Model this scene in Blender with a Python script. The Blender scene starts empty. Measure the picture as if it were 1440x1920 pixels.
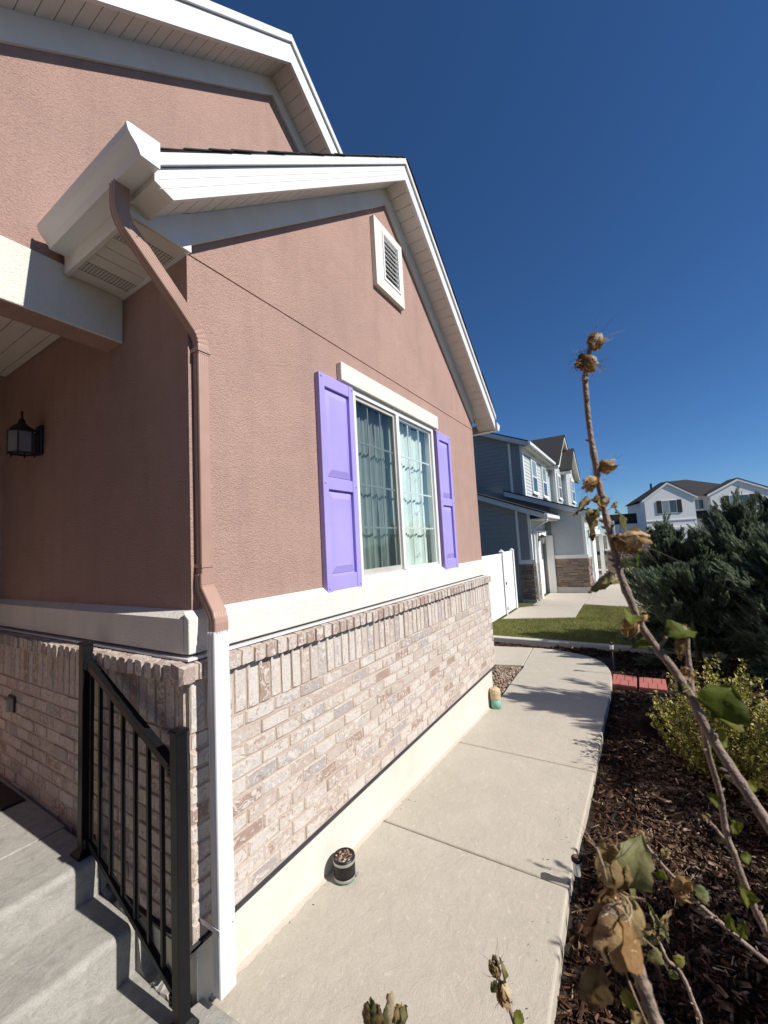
import bpy, bmesh, math, random
import numpy as np
from mathutils import Vector, Matrix

random.seed(7)
rng = np.random.default_rng(11)
SC = bpy.context.scene
COL = SC.collection
PI = math.pi

# ------------------------------------------------------------------ camera
cam_d = bpy.data.cameras.new('camera')
cam = bpy.data.objects.new('camera', cam_d)
COL.objects.link(cam)
F_ = Vector((0.84763723, 0.52394735, 0.08360806))
R_ = Vector((0.52886327, -0.84699682, -0.05385197))
U_ = Vector((-0.04260016, -0.08986417, 0.99504254))
mw = Matrix.Identity(4)
for i in range(3):
    mw[i][0], mw[i][1], mw[i][2] = R_[i], U_[i], -F_[i]
mw.translation = (0, 0, 2.01)
cam.matrix_world = mw
cam_d.sensor_fit = 'HORIZONTAL'
cam_d.sensor_width = 36.0
cam_d.lens = 762.5837 / 1440 * 36
cam_d.clip_start = 0.02
cam_d.clip_end = 3000
cam_d.dof.use_dof = True
cam_d.dof.focus_distance = 3.2
cam_d.dof.aperture_fstop = 9.0
SC.camera = cam

# ------------------------------------------------------------------ sky + sun
SUN = Vector((0.07, -1.0, 0.85)).normalized()
elev = math.asin(SUN.z)
world = bpy.data.worlds.new('World')
SC.world = world
world.use_nodes = True
wn = world.node_tree
wn.nodes.clear()
sky = wn.nodes.new('ShaderNodeTexSky')
sky.sky_type = 'NISHITA'
sky.sun_disc = False
sky.sun_elevation = elev
sky.sun_rotation = math.atan2(SUN.x, SUN.y)
sky.altitude = 1400
sky.air_density = 1.0
sky.dust_density = 0.0
sky.ozone_density = 10.0
hs = wn.nodes.new('ShaderNodeHueSaturation')
hs.inputs['Saturation'].default_value = 1.06
bg = wn.nodes.new('ShaderNodeBackground')
bg.inputs[1].default_value = 0.08
out = wn.nodes.new('ShaderNodeOutputWorld')
wn.links.new(sky.outputs[0], hs.inputs['Color'])
wn.links.new(hs.outputs[0], bg.inputs[0])
wn.links.new(bg.outputs[0], out.inputs[0])
sl = bpy.data.lights.new('sun', 'SUN')
sl.energy = 5.0
sl.angle = math.radians(0.53)
sl.color = (1.0, 0.955, 0.89)
so = bpy.data.objects.new('sun', sl)
COL.objects.link(so)
so.rotation_euler = SUN.to_track_quat('Z', 'Y').to_euler()
so.location = (0, -20, 20)
SC.view_settings.view_transform = 'Standard'
SC.view_settings.look = 'None'
SC.view_settings.exposure = 0.30
SC.view_settings.gamma = 1.0
SC.view_settings.use_curve_mapping = False
SC.cycles.max_bounces = 8
SC.cycles.transparent_max_bounces = 12
SC.cycles.use_denoising = True

# ------------------------------------------------------------------ materials
def newmat(name):
    m = bpy.data.materials.new(name)
    m.use_nodes = True
    nt = m.node_tree
    b = nt.nodes['Principled BSDF']
    return m, nt, b

class N:
    """tiny node helper"""
    def __init__(s, nt): s.nt = nt
    def n(s, t, **k):
        x = s.nt.nodes.new(t)
        for a, v in k.items(): setattr(x, a, v)
        return x
    def l(s, a, b): s.nt.links.new(a, b)
    def coord(s, kind='Object', scale=(1, 1, 1), rand=False):
        tc = s.n('ShaderNodeTexCoord')
        mp = s.n('ShaderNodeMapping')
        mp.inputs['Scale'].default_value = scale
        s.l(tc.outputs[kind], mp.inputs['Vector'])
        if rand:
            r = s.rand()
            mu = s.n('ShaderNodeVectorMath', operation='SCALE')
            mu.inputs[0].default_value = (37.0, 91.0, 53.0)
            s.l(r, mu.inputs['Scale'])
            s.l(mu.outputs[0], mp.inputs['Location'])
        return mp.outputs[0]
    def rand(s):
        oi = s.n('ShaderNodeObjectInfo')
        ge = s.n('ShaderNodeNewGeometry')
        ad = s.n('ShaderNodeMath', operation='ADD')
        s.l(oi.outputs['Random'], ad.inputs[0]); s.l(ge.outputs['Random Per Island'], ad.inputs[1])
        fr = s.n('ShaderNodeMath', operation='FRACT')
        s.l(ad.outputs[0], fr.inputs[0])
        return fr.outputs[0]
    def noise(s, vec, scale, detail=4, rough=0.55, dist=0.0):
        t = s.n('ShaderNodeTexNoise')
        t.inputs['Scale'].default_value = scale
        t.inputs['Detail'].default_value = detail
        t.inputs['Roughness'].default_value = rough
        t.inputs['Distortion'].default_value = dist
        if vec is not None: s.l(vec, t.inputs['Vector'])
        return t.outputs['Fac']
    def ramp(s, fac, stops, interp='LINEAR'):
        r = s.n('ShaderNodeValToRGB')
        e = r.color_ramp.elements
        r.color_ramp.interpolation = interp
        while len(e) < len(stops): e.new(0.5)
        for i, (p, c) in enumerate(stops):
            e[i].position = p
            e[i].color = (c[0], c[1], c[2], 1) if hasattr(c, '__len__') else (c, c, c, 1)
        s.l(fac, r.inputs[0])
        return r.outputs[0]
    def mix(s, fac, a, b, mode='MIX'):
        m = s.n('ShaderNodeMix', data_type='RGBA', blend_type=mode)
        for sock, v in ((m.inputs[0], fac), (m.inputs[6], a), (m.inputs[7], b)):
            if hasattr(v, 'links') or hasattr(v, 'is_linked'): s.l(v, sock)
            elif hasattr(v, '__len__'): sock.default_value = (v[0], v[1], v[2], 1)
            else: sock.default_value = v
        return m.outputs[2]
    def bump(s, h, strength, dist, prev=None):
        b = s.n('ShaderNodeBump')
        b.inputs['Strength'].default_value = strength
        b.inputs['Distance'].default_value = dist
        s.l(h, b.inputs['Height'])
        if prev is not None: s.l(prev, b.inputs['Normal'])
        return b.outputs[0]

def simple(name, col, rough=0.6, var=0.12, nscale=9.0, bump=0.0, bscale=150.0, metal=0.0, spec=0.4, coord='Object'):
    m, nt, b = newmat(name)
    h = N(nt)
    v = h.coord(coord)
    f = h.noise(v, nscale, 5)
    lo = [c * (1 - var) for c in col]; hi = [min(1, c * (1 + var)) for c in col]
    c = h.ramp(f, [(0.3, lo), (0.7, hi)])
    h.l(c, b.inputs['Base Color'])
    b.inputs['Roughness'].default_value = rough
    b.inputs['Metallic'].default_value = metal
    b.inputs['Specular IOR Level'].default_value = spec
    if bump:
        h.l(h.bump(h.noise(v, bscale, 3), bump, 0.004), b.inputs['Normal'])
    return m

def stucco(name, col, var=0.1, strength=0.75, scale=85):
    m, nt, b = newmat(name)
    h = N(nt); v = h.coord()
    big = h.noise(v, 1.3, 4, 0.6)
    med = h.noise(v, 7.0, 3)
    fine = h.noise(v, scale * 2.2, 2, 0.7)
    c1 = h.ramp(big, [(0.3, [c * (1 - var) for c in col]), (0.7, [c * (1 + var) for c in col])])
    c2 = h.mix(0.25, c1, h.ramp(fine, [(0.35, [c * 0.72 for c in col]), (0.65, [c * 1.12 for c in col])]))
    c3 = h.mix(0.12, c2, h.ramp(med, [(0.4, [c * 0.8 for c in col]), (0.62, [c * 1.1 for c in col])]))
    vs = h.coord('Object', (5.0, 5.0, .45))
    c3 = h.mix(.55, c3, h.ramp(h.noise(vs, 1.6, 6, .65), [(.30, .86), (.5, 1.0), (.72, 1.05)]), 'MULTIPLY')
    h.l(c3, b.inputs['Base Color'])
    b.inputs['Roughness'].default_value = 0.95
    b.inputs['Specular IOR Level'].default_value = 0.15
    vo = h.n('ShaderNodeTexVoronoi'); vo.inputs['Scale'].default_value = scale
    h.l(v, vo.inputs['Vector'])
    n1 = h.bump(h.noise(v, scale * 0.9, 5, 0.65, 1.2), strength, 0.012)
    n2 = h.bump(vo.outputs['Distance'], strength * 0.4, 0.006, n1)
    n3 = h.bump(big, 0.25, 0.05, n2)
    h.l(n3, b.inputs['Normal'])
    return m

def concrete(name, col, warm=0.0, speck=0.5, rough_marks=0.0, bumps=0.35):
    m, nt, b = newmat(name)
    h = N(nt); v = h.coord()
    big = h.noise(v, 0.9, 5, 0.6)
    mid = h.noise(v, 5.5, 6, 0.65)
    fine = h.noise(v, 160, 3, 0.7)
    dots = h.noise(v, 38, 2, 0.5)
    c = h.ramp(big, [(0.25, [col[0] * .86, col[1] * .86, col[2] * .83]), (0.75, [x * 1.08 for x in col])])
    c = h.mix(0.35, c, h.ramp(mid, [(0.3, [x * .8 for x in col]), (0.7, [x * 1.12 for x in col])]))
    c = h.mix(speck * 0.55, c, h.ramp(fine, [(0.35, [x * .62 for x in col]), (0.62, [x * 1.15 for x in col])]))
    c = h.mix(h.ramp(dots, [(0.80, 0.0), (0.86, 0.35)]), c, [x * .4 for x in col])
    nm = h.bump(fine, bumps, 0.003)
    nm = h.bump(mid, bumps * 0.5, 0.012, nm)
    if rough_marks:
        v2 = h.coord('Object', (5.0, 6.5, 6.5))
        sc = h.noise(v2, 2.2, 8, 0.72, 0.8)
        c = h.mix(h.ramp(sc, [(0.47, 0.0), (0.62, rough_marks)]), c, [x * .62 for x in col])
        c = h.mix(h.ramp(h.noise(v2, 4.0, 6, 0.7), [(0.58, 0.0), (0.68, 0.45)]), c, [min(1, x * 1.35) for x in col])
        nm = h.bump(sc, 0.55, 0.012, nm)
    h.l(c, b.inputs['Base Color'])
    b.inputs['Roughness'].default_value = 0.92
    b.inputs['Specular IOR Level'].default_value = 0.2
    h.l(nm, b.inputs['Normal'])
    return m

def brickmat(name, soldier=False):
    m, nt, b = newmat(name)
    h = N(nt); v = h.coord('Object', (1, 1, 1), True)
    r = h.rand()
    base = h.ramp(r, [(0.0, (.42, .31, .25)), (0.14, (.54, .46, .39)), (0.28, (.34, .28, .255)), (0.42, (.60, .52, .45)),
                      (0.55, (.45, .33, .27)), (0.67, (.38, .335, .32)), (0.80, (.53, .44, .36)), (0.90, (.34, .215, .15)), (1.0, (.28, .155, .10))])
    if soldier: base = h.mix(.6, base, (.36, .225, .165))
    wash = h.noise(v, 20, 7, 0.72, 1.8)
    rw = h.n('ShaderNodeMath', operation='MULTIPLY_ADD'); rw.inputs[1].default_value = 7.31; rw.inputs[2].default_value = .37; h.l(r, rw.inputs[0])
    rf = h.n('ShaderNodeMath', operation='FRACT'); h.l(rw.outputs[0], rf.inputs[0])
    wa = h.n('ShaderNodeMath', operation='MULTIPLY_ADD'); wa.inputs[1].default_value = .22; h.l(rf.outputs[0], wa.inputs[0]); h.l(wash, wa.inputs[2])
    c = h.mix(h.ramp(wa.outputs[0], [(0.57, 0.0), (0.62, 0.82)]), base, (.67, .605, .535))
    gr = h.noise(v, 26, 5, 0.7, 0.8)
    c = h.mix(h.ramp(gr, [(0.585, 0.0), (0.64, 0.6)]), c, (.34, .30, .29))
    red = h.noise(v, 13, 5, 0.7, 2.2)
    c = h.mix(h.ramp(red, [(0.585, 0.0), (0.63, 0.85)]), c, (.31, .165, .11))
    fine = h.noise(v, 190, 3, 0.7)
    c = h.mix(0.22, c, h.ramp(fine, [(0.35, .22), (0.65, .66)]))
    h.l(c, b.inputs['Base Color'])
    b.inputs['Roughness'].default_value = 0.93
    b.inputs['Specular IOR Level'].default_value = 0.15
    nm = h.bump(h.ramp(wash, [(0.48, 0.0), (0.53, 1.0)]), 0.5, 0.003)
    nm = h.bump(gr, 0.4, 0.004, nm)
    nm = h.bump(fine, 0.4, 0.002, nm)
    h.l(nm, b.inputs['Normal'])
    return m

def leafmat(name, stops, rough=0.55, trans=0.25, vein=False, nsc=40):
    m, nt, b = newmat(name)
    h = N(nt)
    v = h.coord()
    c = h.ramp(h.rand(), stops)
    c = h.mix(0.6, c, h.ramp(h.noise(v, nsc, 6, .65), [(0.3, .45), (0.7, 1.3)]), 'MULTIPLY')
    h.l(c, b.inputs['Base Color'])
    b.inputs['Roughness'].default_value = rough
    b.inputs['Specular IOR Level'].default_value = 0.3
    h.l(h.bump(h.noise(v, nsc * 3, 3), 0.4, 0.002), b.inputs['Normal'])
    if trans:
        t = h.n('ShaderNodeBsdfTranslucent'); h.l(c, t.inputs[0])
        mx = h.n('ShaderNodeMixShader'); mx.inputs[0].default_value = trans
        h.l(b.outputs[0], mx.inputs[1]); h.l(t.outputs[0], mx.inputs[2])
        o = [x for x in nt.nodes if x.type == 'OUTPUT_MATERIAL'][0]
        h.l(mx.outputs[0], o.inputs[0])
    return m

def glassmat(name, tint, refl=1.0):
    m, nt, b = newmat(name)
    h = N(nt)
    nt.nodes.remove(b)
    tr = h.n('ShaderNodeBsdfTransparent'); tr.inputs[0].default_value = (*tint, 1)
    gl = h.n('ShaderNodeBsdfGlossy'); gl.inputs['Roughness'].default_value = 0.004
    gl.inputs[0].default_value = (refl * .86, refl, refl * .95, 1)
    lw = h.n('ShaderNodeLayerWeight'); lw.inputs[0].default_value = 0.5
    pw = h.n('ShaderNodeMath', operation='POWER'); pw.inputs[1].default_value = 2.6; h.l(lw.outputs['Facing'], pw.inputs[0])
    fr = h.n('ShaderNodeMath', operation='MULTIPLY_ADD'); fr.inputs[1].default_value = 0.9; fr.inputs[2].default_value = 0.05; h.l(pw.outputs[0], fr.inputs[0])
    mx = h.n('ShaderNodeMixShader')
    h.l(fr.outputs[0], mx.inputs[0]); h.l(tr.outputs[0], mx.inputs[1]); h.l(gl.outputs[0], mx.inputs[2])
    o = [x for x in nt.nodes if x.type == 'OUTPUT_MATERIAL'][0]
    h.l(mx.outputs[0], o.inputs[0])
    return m

def shinglemat(name, col):
    m, nt, b = newmat(name)
    h = N(nt); v = h.coord('Object', (3, 3, 9))
    c = h.mix(0.6, h.ramp(h.noise(v, 60, 3, .7), [(0.3, [x * .5 for x in col]), (0.7, [x * 1.5 for x in col])]),
              h.ramp(h.noise(v, 4, 4), [(0.35, [x * .7 for x in col]), (0.65, [x * 1.3 for x in col])]))
    h.l(c, b.inputs['Base Color']); b.inputs['Roughness'].default_value = 0.95
    return m

M = {}
M['stucco'] = stucco('brown_stucco', (.445, .293, .243), .09, .85, 110)
M['trim'] = stucco('offwhite_stucco', (.735, .70, .63), 0.04, 0.5, 70)
M['white'] = simple('white_aluminium', (.70, .70, .69), 0.35, 0.04, 5)
M['soffit'] = simple('soffit_vinyl', (.68, .64, .575), 0.5, 0.04, 6)
M['frieze'] = simple('frieze_board_paint', (.70, .68, .64), 0.6, 0.05, 6)
M['vinyl'] = simple('window_vinyl', (.71, .71, .69), 0.35, 0.03)
M['vinyl_old'] = simple('screen_frame', (.47, .45, .41), 0.5, 0.08)
M['purple'] = simple('purple_shutter_paint', (.355, .300, .655), 0.5, 0.09, 2.5, 0.25, 90)
M['brown_metal'] = simple('brown_downspout_paint', (.40, .255, .20), 0.42, 0.07, 7)
M['black_metal'] = simple('black_rail_paint', (.008, .008, .009), 0.42, 0.2, 30, spec=0.18)
M['flash'] = simple('dark_flashing', (.045, .045, .05), 0.5, 0.25, 12)
M['brick'] = brickmat('tumbled_brick')
M['rowbrick'] = brickmat('warm_tumbled_brick', True)
M['brickedge'] = leafmat('worn_brick_arris', [(0, (.38, .28, .225)), (.4, (.48, .39, .325)), (.7, (.55, .475, .41)), (1, (.44, .35, .29))], 0.95, 0)
M['mortar'] = concrete('sand_mortar', (.50, .425, .355), 0, 0.6, 0, 0.6)
M['found'] = concrete('cream_foundation', (.63, .605, .54), 0, 0.2, 0, 0.3)
M['path'] = concrete('path_concrete', (.465, .42, .35), 0, 0.5, .10, .45)
M['step'] = concrete('step_concrete', (.37, .355, .32), 0, 0.7, 0.55, 0.6)
M['kerb'] = concrete('kerb_concrete', (.52, .49, .44), 0, 0.4)
M['roof'] = shinglemat('dark_shingle', (.020, .019, .019))
M['roof2'] = shinglemat('brown_shingle', (.024, .021, .020))
M['glass_l'] = glassmat('screened_glass', (.50, .54, .53), 0.6)
M['glass_r'] = glassmat('clear_glass', (.95, 1.0, .97), 0.9)
M['curtain'] = simple('curtain_cloth', (.66, .72, .69), 0.9, 0.06, 8)
M['tassel'] = simple('curtain_print', (.36, .41, .41), 0.9)
M['room'] = simple('room_wall', (.22, .2, .18), 0.9)
M['lantern'] = simple('lantern_black', (.01, .009, .008), 0.4)
M['frost'] = simple('frosted_glass', (.20, .20, .20), 0.25)
M['outlet'] = simple('outlet_cover', (.40, .36, .30), 0.4)
M['mat'] = simple('door_mat', (.045, .03, .028), 0.95, 0.3, 60, 0.5, 400)
M['rubber'] = simple('black_rubber', (.012, .012, .013), 0.45, 0.2)
M['steel'] = simple('steel_clamp', (.45, .43, .40), 0.4, 0.15, 30, metal=0.6)
M['rust'] = leafmat('debris_in_pipe', [(0, (.10, .035, .02)), (.6, (.16, .06, .035)), (.8, (.55, .45, .34)), (1, (.6, .5, .4))], 0.9, 0)
M['green_pvc'] = simple('green_pvc', (.20, .46, .36), 0.5, 0.12, 14)
M['tan_cap'] = simple('weathered_tape', (.52, .40, .25), 0.8, 0.25, 22, 0.6, 90)
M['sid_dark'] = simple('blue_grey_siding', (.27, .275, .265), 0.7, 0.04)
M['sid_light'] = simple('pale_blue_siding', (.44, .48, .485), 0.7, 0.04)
M['sid_white'] = simple('white_siding', (.80, .79, .78), 0.7, 0.03)
M['trimw'] = simple('white_trim_board', (.78, .77, .73), 0.6, 0.03)
M['greyfascia'] = simple('pale_grey_fascia', (.60, .62, .62), 0.5, 0.03)
M['door'] = simple('white_garage_door', (.80, .79, .76), 0.5, 0.02)
M['winglass'] = simple('house_glass', (.03, .045, .055), 0.03, 0.1, spec=1.0)
M['winpale'] = simple('blind_behind_glass', (.22, .27, .27), 0.08, 0.1, spec=0.8)
M['darkshut'] = simple('dark_shutter', (.02, .018, .02), 0.6)
M['stone'] = leafmat('ledge_stone', [(0, (.20, .14, .105)), (.25, (.30, .21, .155)), (.45, (.16, .14, .135)), (.65, (.34, .25, .18)), (.85, (.22, .19, .17)), (1, (.27, .17, .12))], 0.9, 0)
M['fence'] = simple('white_vinyl_fence', (.82, .82, .81), 0.4, 0.02)
M['redblock'] = concrete('red_edging_concrete', (.42, .145, .125), 0, 0.4)
M['lawn'] = leafmat('lawn_soil', [(0, (.075, .085, .028)), (1, (.09, .10, .03))], 0.95, 0, nsc=4)
M['grass'] = leafmat('grass_blades', [(0, (.13, .17, .035)), (.45, (.225, .255, .058)), (.75, (.33, .305, .105)), (1, (.46, .39, .19))], 0.7, 0.3, nsc=1.6)
M['mulch'] = leafmat('mulch_chips', [(0, (.022, .009, .005)), (.45, (.058, .026, .013)), (.80, (.105, .050, .026)), (.95, (.17, .098, .056)), (1, (.30, .215, .15))], 0.9, 0)
M['mulchsoil'] = simple('mulch_soil', (.022, .014, .010), 0.98, 0.4, 30, 0.8, 60)
M['chips'] = leafmat('grey_wood_chips', [(0, (.06, .03, .018)), (.35, (.12, .068, .04)), (.75, (.22, .145, .095)), (1, (.40, .31, .23))], 0.9, 0)
M['gravel'] = leafmat('tan_gravel', [(0, (.18, .115, .08)), (.35, (.30, .20, .14)), (.7, (.38, .30, .23)), (1, (.50, .44, .38))], 0.85, 0)
M['ground'] = simple('dry_ground', (.13, .12, .07), 0.95, 0.25, 0.5)
M['juniper'] = leafmat('juniper_needles', [(0, (.06, .09, .05)), (.5, (.11, .15, .088)), (.85, (.19, .235, .15)), (1, (.32, .35, .23))], 0.6, 0.42, nsc=3)
M['euonymus'] = leafmat('variegated_leaves', [(0, (.07, .095, .016)), (.28, (.17, .18, .03)), (.42, (.40, .34, .06)), (.8, (.52, .44, .12)), (1, (.62, .56, .26))], 0.4, 0.25, nsc=60)
M['redleaf'] = leafmat('red_leaves', [(0, (.07, .012, .018)), (1, (.15, .03, .035))], 0.6, 0.2)
M['bushleaf'] = leafmat('bush_leaves', [(0, (.05, .075, .025)), (1, (.12, .14, .045))], 0.6, 0.2)
M['deadgrass'] = leafmat('russet_grass', [(0, (.045, .018, .012)), (1, (.12, .055, .035))], 0.8, 0.2)
M['bark'] = simple('hibiscus_bark', (.27, .20, .155), 0.8, 0.3, 55, 0.9, 180)
M['trunk'] = simple('shrub_trunk', (.12, .085, .06), 0.9, 0.3, 20, 0.6, 80)
M['dry'] = leafmat('dried_petals', [(0, (.26, .13, .045)), (.4, (.45, .27, .11)), (.75, (.60, .43, .22)), (1, (.70, .58, .38))], 0.75, 0.4, nsc=150)
M['dryleaf'] = leafmat('withered_leaf', [(0, (.22, .145, .06)), (.5, (.31, .225, .10)), (1, (.40, .29, .13))], 0.75, 0.3, nsc=120)
M['hleaf'] = leafmat('hibiscus_leaf', [(0, (.095, .125, .012)), (.6, (.145, .165, .02)), (1, (.22, .20, .04))], 0.65, 0.45, nsc=70)
M['olive'] = leafmat('olive_dying_leaf', [(0, (.14, .15, .055)), (.6, (.22, .21, .085)), (1, (.27, .21, .09))], 0.6, 0.35, nsc=70)
M['fibre'] = simple('dry_fibre', (.36, .265, .16), 0.8, 0.2, 90)
M['lightcap'] = simple('solar_cell', (.30, .14, .06), 0.2, 0.2, 60, spec=0.8)
M['clear'] = simple('ribbed_clear_plastic', (.62, .63, .60), 0.15, 0.1, 40, spec=0.9)

# ------------------------------------------------------------------ object helpers
def empty(name, loc, label=None, cat=None, group=None, kind=None):
    o = bpy.data.objects.new(name, None)
    o.empty_display_size = 0.1
    o.location = loc
    COL.objects.link(o)
    return tag(o, label, cat, group, kind)

def tag(o, label=None, cat=None, group=None, kind=None):
    if label: o['label'] = label
    if cat: o['category'] = cat
    if group: o['group'] = group
    if kind: o['kind'] = kind
    return o

def worldloc(o):
    v = Vector((0, 0, 0))
    while o is not None:
        v = v + o.location
        o = o.parent
    return v

def attach(o, parent):
    """parent an object without moving it (parents are only ever translated)"""
    if parent is not None:
        o.parent = parent
        o.location = o.location - worldloc(parent)
    return o

def link(name, me, parent=None, loc=(0, 0, 0)):
    o = bpy.data.objects.new(name, me)
    o.location = loc
    COL.objects.link(o)
    return attach(o, parent)

class MB:
    def __init__(s): s.v = []; s.f = []; s.mi = []; s.cur = 0
    def face(s, pts):
        i = len(s.v); s.v += [tuple(p) for p in pts]; s.f.append(tuple(range(i, i + len(pts)))); s.mi.append(s.cur)
    def add(s, vs, fs):
        i = len(s.v); s.v += [tuple(p) for p in vs]
        for f in fs: s.f.append(tuple(k + i for k in f)); s.mi.append(s.cur)
    def box(s, x0, x1, y0, y1, z0, z1):
        vs = [(x, y, z) for x in (x0, x1) for y in (y0, y1) for z in (z0, z1)]
        s.add(vs, [(0, 1, 3, 2), (4, 6, 7, 5), (0, 4, 5, 1), (2, 3, 7, 6), (0, 2, 6, 4), (1, 5, 7, 3)])
        return s
    def prism(s, poly, vec):
        """poly: list of 3d points (planar), extruded by vec"""
        n = len(poly); a = [Vector(p) for p in poly]; b = [p + Vector(vec) for p in a]
        fs = [tuple(range(n)), tuple(range(2 * n - 1, n - 1, -1))]
        fs += [(i, i + n, (i + 1) % n + n, (i + 1) % n) for i in range(n)]
        s.add(a + b, [tuple(reversed(f)) for f in fs]); return s
    def tube(s, pts, rad, sides=8, cap=True):
        pts = [Vector(p) for p in pts]
        if not hasattr(rad, '__len__'): rad = [rad] * len(pts)
        n = len(pts); ring = []
        t0 = (pts[1] - pts[0]).normalized()
        u = t0.orthogonal().normalized()
        base = len(s.v)
        for i, p in enumerate(pts):
            t = (pts[min(i + 1, n - 1)] - pts[max(i - 1, 0)]).normalized()
            u = (u - t * u.dot(t)).normalized(); w = t.cross(u)
            for k in range(sides):
                a = 2 * PI * k / sides
                s.v.append(tuple(p + (u * math.cos(a) + w * math.sin(a)) * rad[i]))
        for i in range(n - 1):
            for k in range(sides):
                k2 = (k + 1) % sides
                s.f.append((base + i * sides + k, base + i * sides + k2, base + (i + 1) * sides + k2, base + (i + 1) * sides + k)); s.mi.append(s.cur)
        if cap:
            s.f.append(tuple(base + k for k in reversed(range(sides)))); s.mi.append(s.cur)
            s.f.append(tuple(base + (n - 1) * sides + k for k in range(sides))); s.mi.append(s.cur)
        return s
    def sweep(s, pts, prof_fn, cap=True):
        """prof_fn(i, p, t) -> list of points of the section"""
        n = len(pts); base = len(s.v); m = None
        for i in range(n):
            sec = prof_fn(i); m = len(sec); s.v += [tuple(q) for q in sec]
        for i in range(n - 1):
            for k in range(m):
                k2 = (k + 1) % m
                s.f.append((base + i * m + k, base + i * m + k2, base + (i + 1) * m + k2, base + (i + 1) * m + k)); s.mi.append(s.cur)
        if cap:
            s.f.append(tuple(base + k for k in reversed(range(m)))); s.mi.append(s.cur)
            s.f.append(tuple(base + (n - 1) * m + k for k in range(m))); s.mi.append(s.cur)
        return s
    def lathe(s, c, prof, sides=20, axis=(0, 0, 1)):
        ax = Vector(axis).normalized(); u = ax.orthogonal().normalized(); w = ax.cross(u); base = len(s.v)
        for r, z in prof:
            for k in range(sides):
                a = 2 * PI * k / sides
                s.v.append(tuple(Vector(c) + ax * z + (u * math.cos(a) + w * math.sin(a)) * r))
        n = len(prof)
        for i in range(n - 1):
            for k in range(sides):
                k2 = (k + 1) % sides
                s.f.append((base + i * sides + k, base + i * sides + k2, base + (i + 1) * sides + k2, base + (i + 1) * sides + k)); s.mi.append(s.cur)
        s.f.append(tuple(base + k for k in reversed(range(sides)))); s.mi.append(s.cur)
        s.f.append(tuple(base + (n - 1) * sides + k for k in range(sides))); s.mi.append(s.cur)
        return s
    def mesh(s, name, mats, smooth=False):
        me = bpy.data.meshes.new(name)
        me.from_pydata(s.v, [], s.f)
        for m in (mats if isinstance(mats, (list, tuple)) else [mats]): me.materials.append(m)
        if len(me.materials) > 1: me.polygons.foreach_set('material_index', s.mi)
        if smooth: me.polygons.foreach_set('use_smooth', [True] * len(me.polygons))
        me.update()
        return me
    def build(s, name, mats, parent=None, smooth=False, bev=0.0, seg=2, fix=True):
        me = s.mesh(name, mats, smooth)
        if fix:
            bm = bmesh.new(); bm.from_mesh(me)
            bmesh.ops.recalc_face_normals(bm, faces=bm.faces)
            bm.to_mesh(me); bm.free()
        o = link(name, me, parent)
        if bev:
            md = o.modifiers.new('bevel', 'BEVEL'); md.width = bev; md.segments = seg; md.limit_method = 'ANGLE'; md.angle_limit = math.radians(35)
            md.harden_normals = False
        return o

def box(name, mat, parent, x0, x1, y0, y1, z0, z1, bev=0.0):
    return MB().box(x0, x1, y0, y1, z0, z1).build(name, mat, parent, bev=bev)

def np_mesh(name, V, Fq, mats, parent=None, k=4, smooth=False, mi=None):
    """fast mesh from numpy arrays: V (n,3), Fq (m,k)"""
    me = bpy.data.meshes.new(name)
    n, m = len(V), len(Fq)
    me.vertices.add(n); me.vertices.foreach_set('co', np.ascontiguousarray(V, dtype=np.float32).ravel())
    me.loops.add(m * k); me.loops.foreach_set('vertex_index', np.ascontiguousarray(Fq, dtype=np.int32).ravel())
    me.polygons.add(m)
    me.polygons.foreach_set('loop_start', np.arange(0, m * k, k, dtype=np.int32))
    me.polygons.foreach_set('loop_total', np.full(m, k, dtype=np.int32))
    if smooth: me.polygons.foreach_set('use_smooth', np.ones(m, dtype=bool))
    for mt in (mats if isinstance(mats, (list, tuple)) else [mats]): me.materials.append(mt)
    if mi is not None: me.polygons.foreach_set('material_index', np.asarray(mi, dtype=np.int32))
    me.update(calc_edges=True); me.validate()
    return link(name, me, parent)

def scatter(name, tv, tf, pos, rot, scl, mats, parent=None, k=3, smooth=False):
    """copies of a template (tv, tf) joined: pos (n,3), rot (n,3,3), scl (n,3)"""
    n = len(pos); nv = len(tv)
    V = (tv[None] * scl[:, None, :])
    V = np.einsum('nij,nvj->nvi', rot, V) + pos[:, None, :]
    Fq = (tf[None] + (np.arange(n) * nv)[:, None, None])
    return np_mesh(name, V.reshape(-1, 3), Fq.reshape(-1, k), mats, parent, k, smooth)

def frames(d, roll):
    """rotation matrices with column 0 along d"""
    d = d / np.linalg.norm(d, axis=1, keepdims=True)
    up = np.where(np.abs(d[:, 2:3]) > .95, np.array([[1., 0, 0]]), np.array([[0., 0, 1]]))
    y = np.cross(up, d); y /= np.linalg.norm(y, axis=1, keepdims=True)
    z = np.cross(d, y)
    c, s_ = np.cos(roll)[:, None], np.sin(roll)[:, None]
    y2 = y * c + z * s_; z2 = -y * s_ + z * c
    return np.stack([d, y2, z2], axis=2)

def gz(x):            # the path and bed fall away along the wall
    return 0.0885 - 0.04 * x

# ------------------------------------------------------------------ ground, path, steps
def sheet(name, mat, poly_fn, x0, x1, y0, y1, nx, ny, kind='structure'):
    xs = np.linspace(x0, x1, nx); ys = np.linspace(y0, y1, ny)
    X, Y = np.meshgrid(xs, ys, indexing='ij')
    Z = poly_fn(X, Y)
    V = np.stack([X, Y, Z], -1).reshape(-1, 3)
    i, j = np.meshgrid(np.arange(nx - 1), np.arange(ny - 1), indexing='ij')
    a = (i * ny + j).ravel()
    Fq = np.stack([a, a + ny, a + ny + 1, a + 1], 1)
    o = np_mesh(name, V, Fq, mat, None, 4, True)
    return tag(o, kind=kind)

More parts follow.
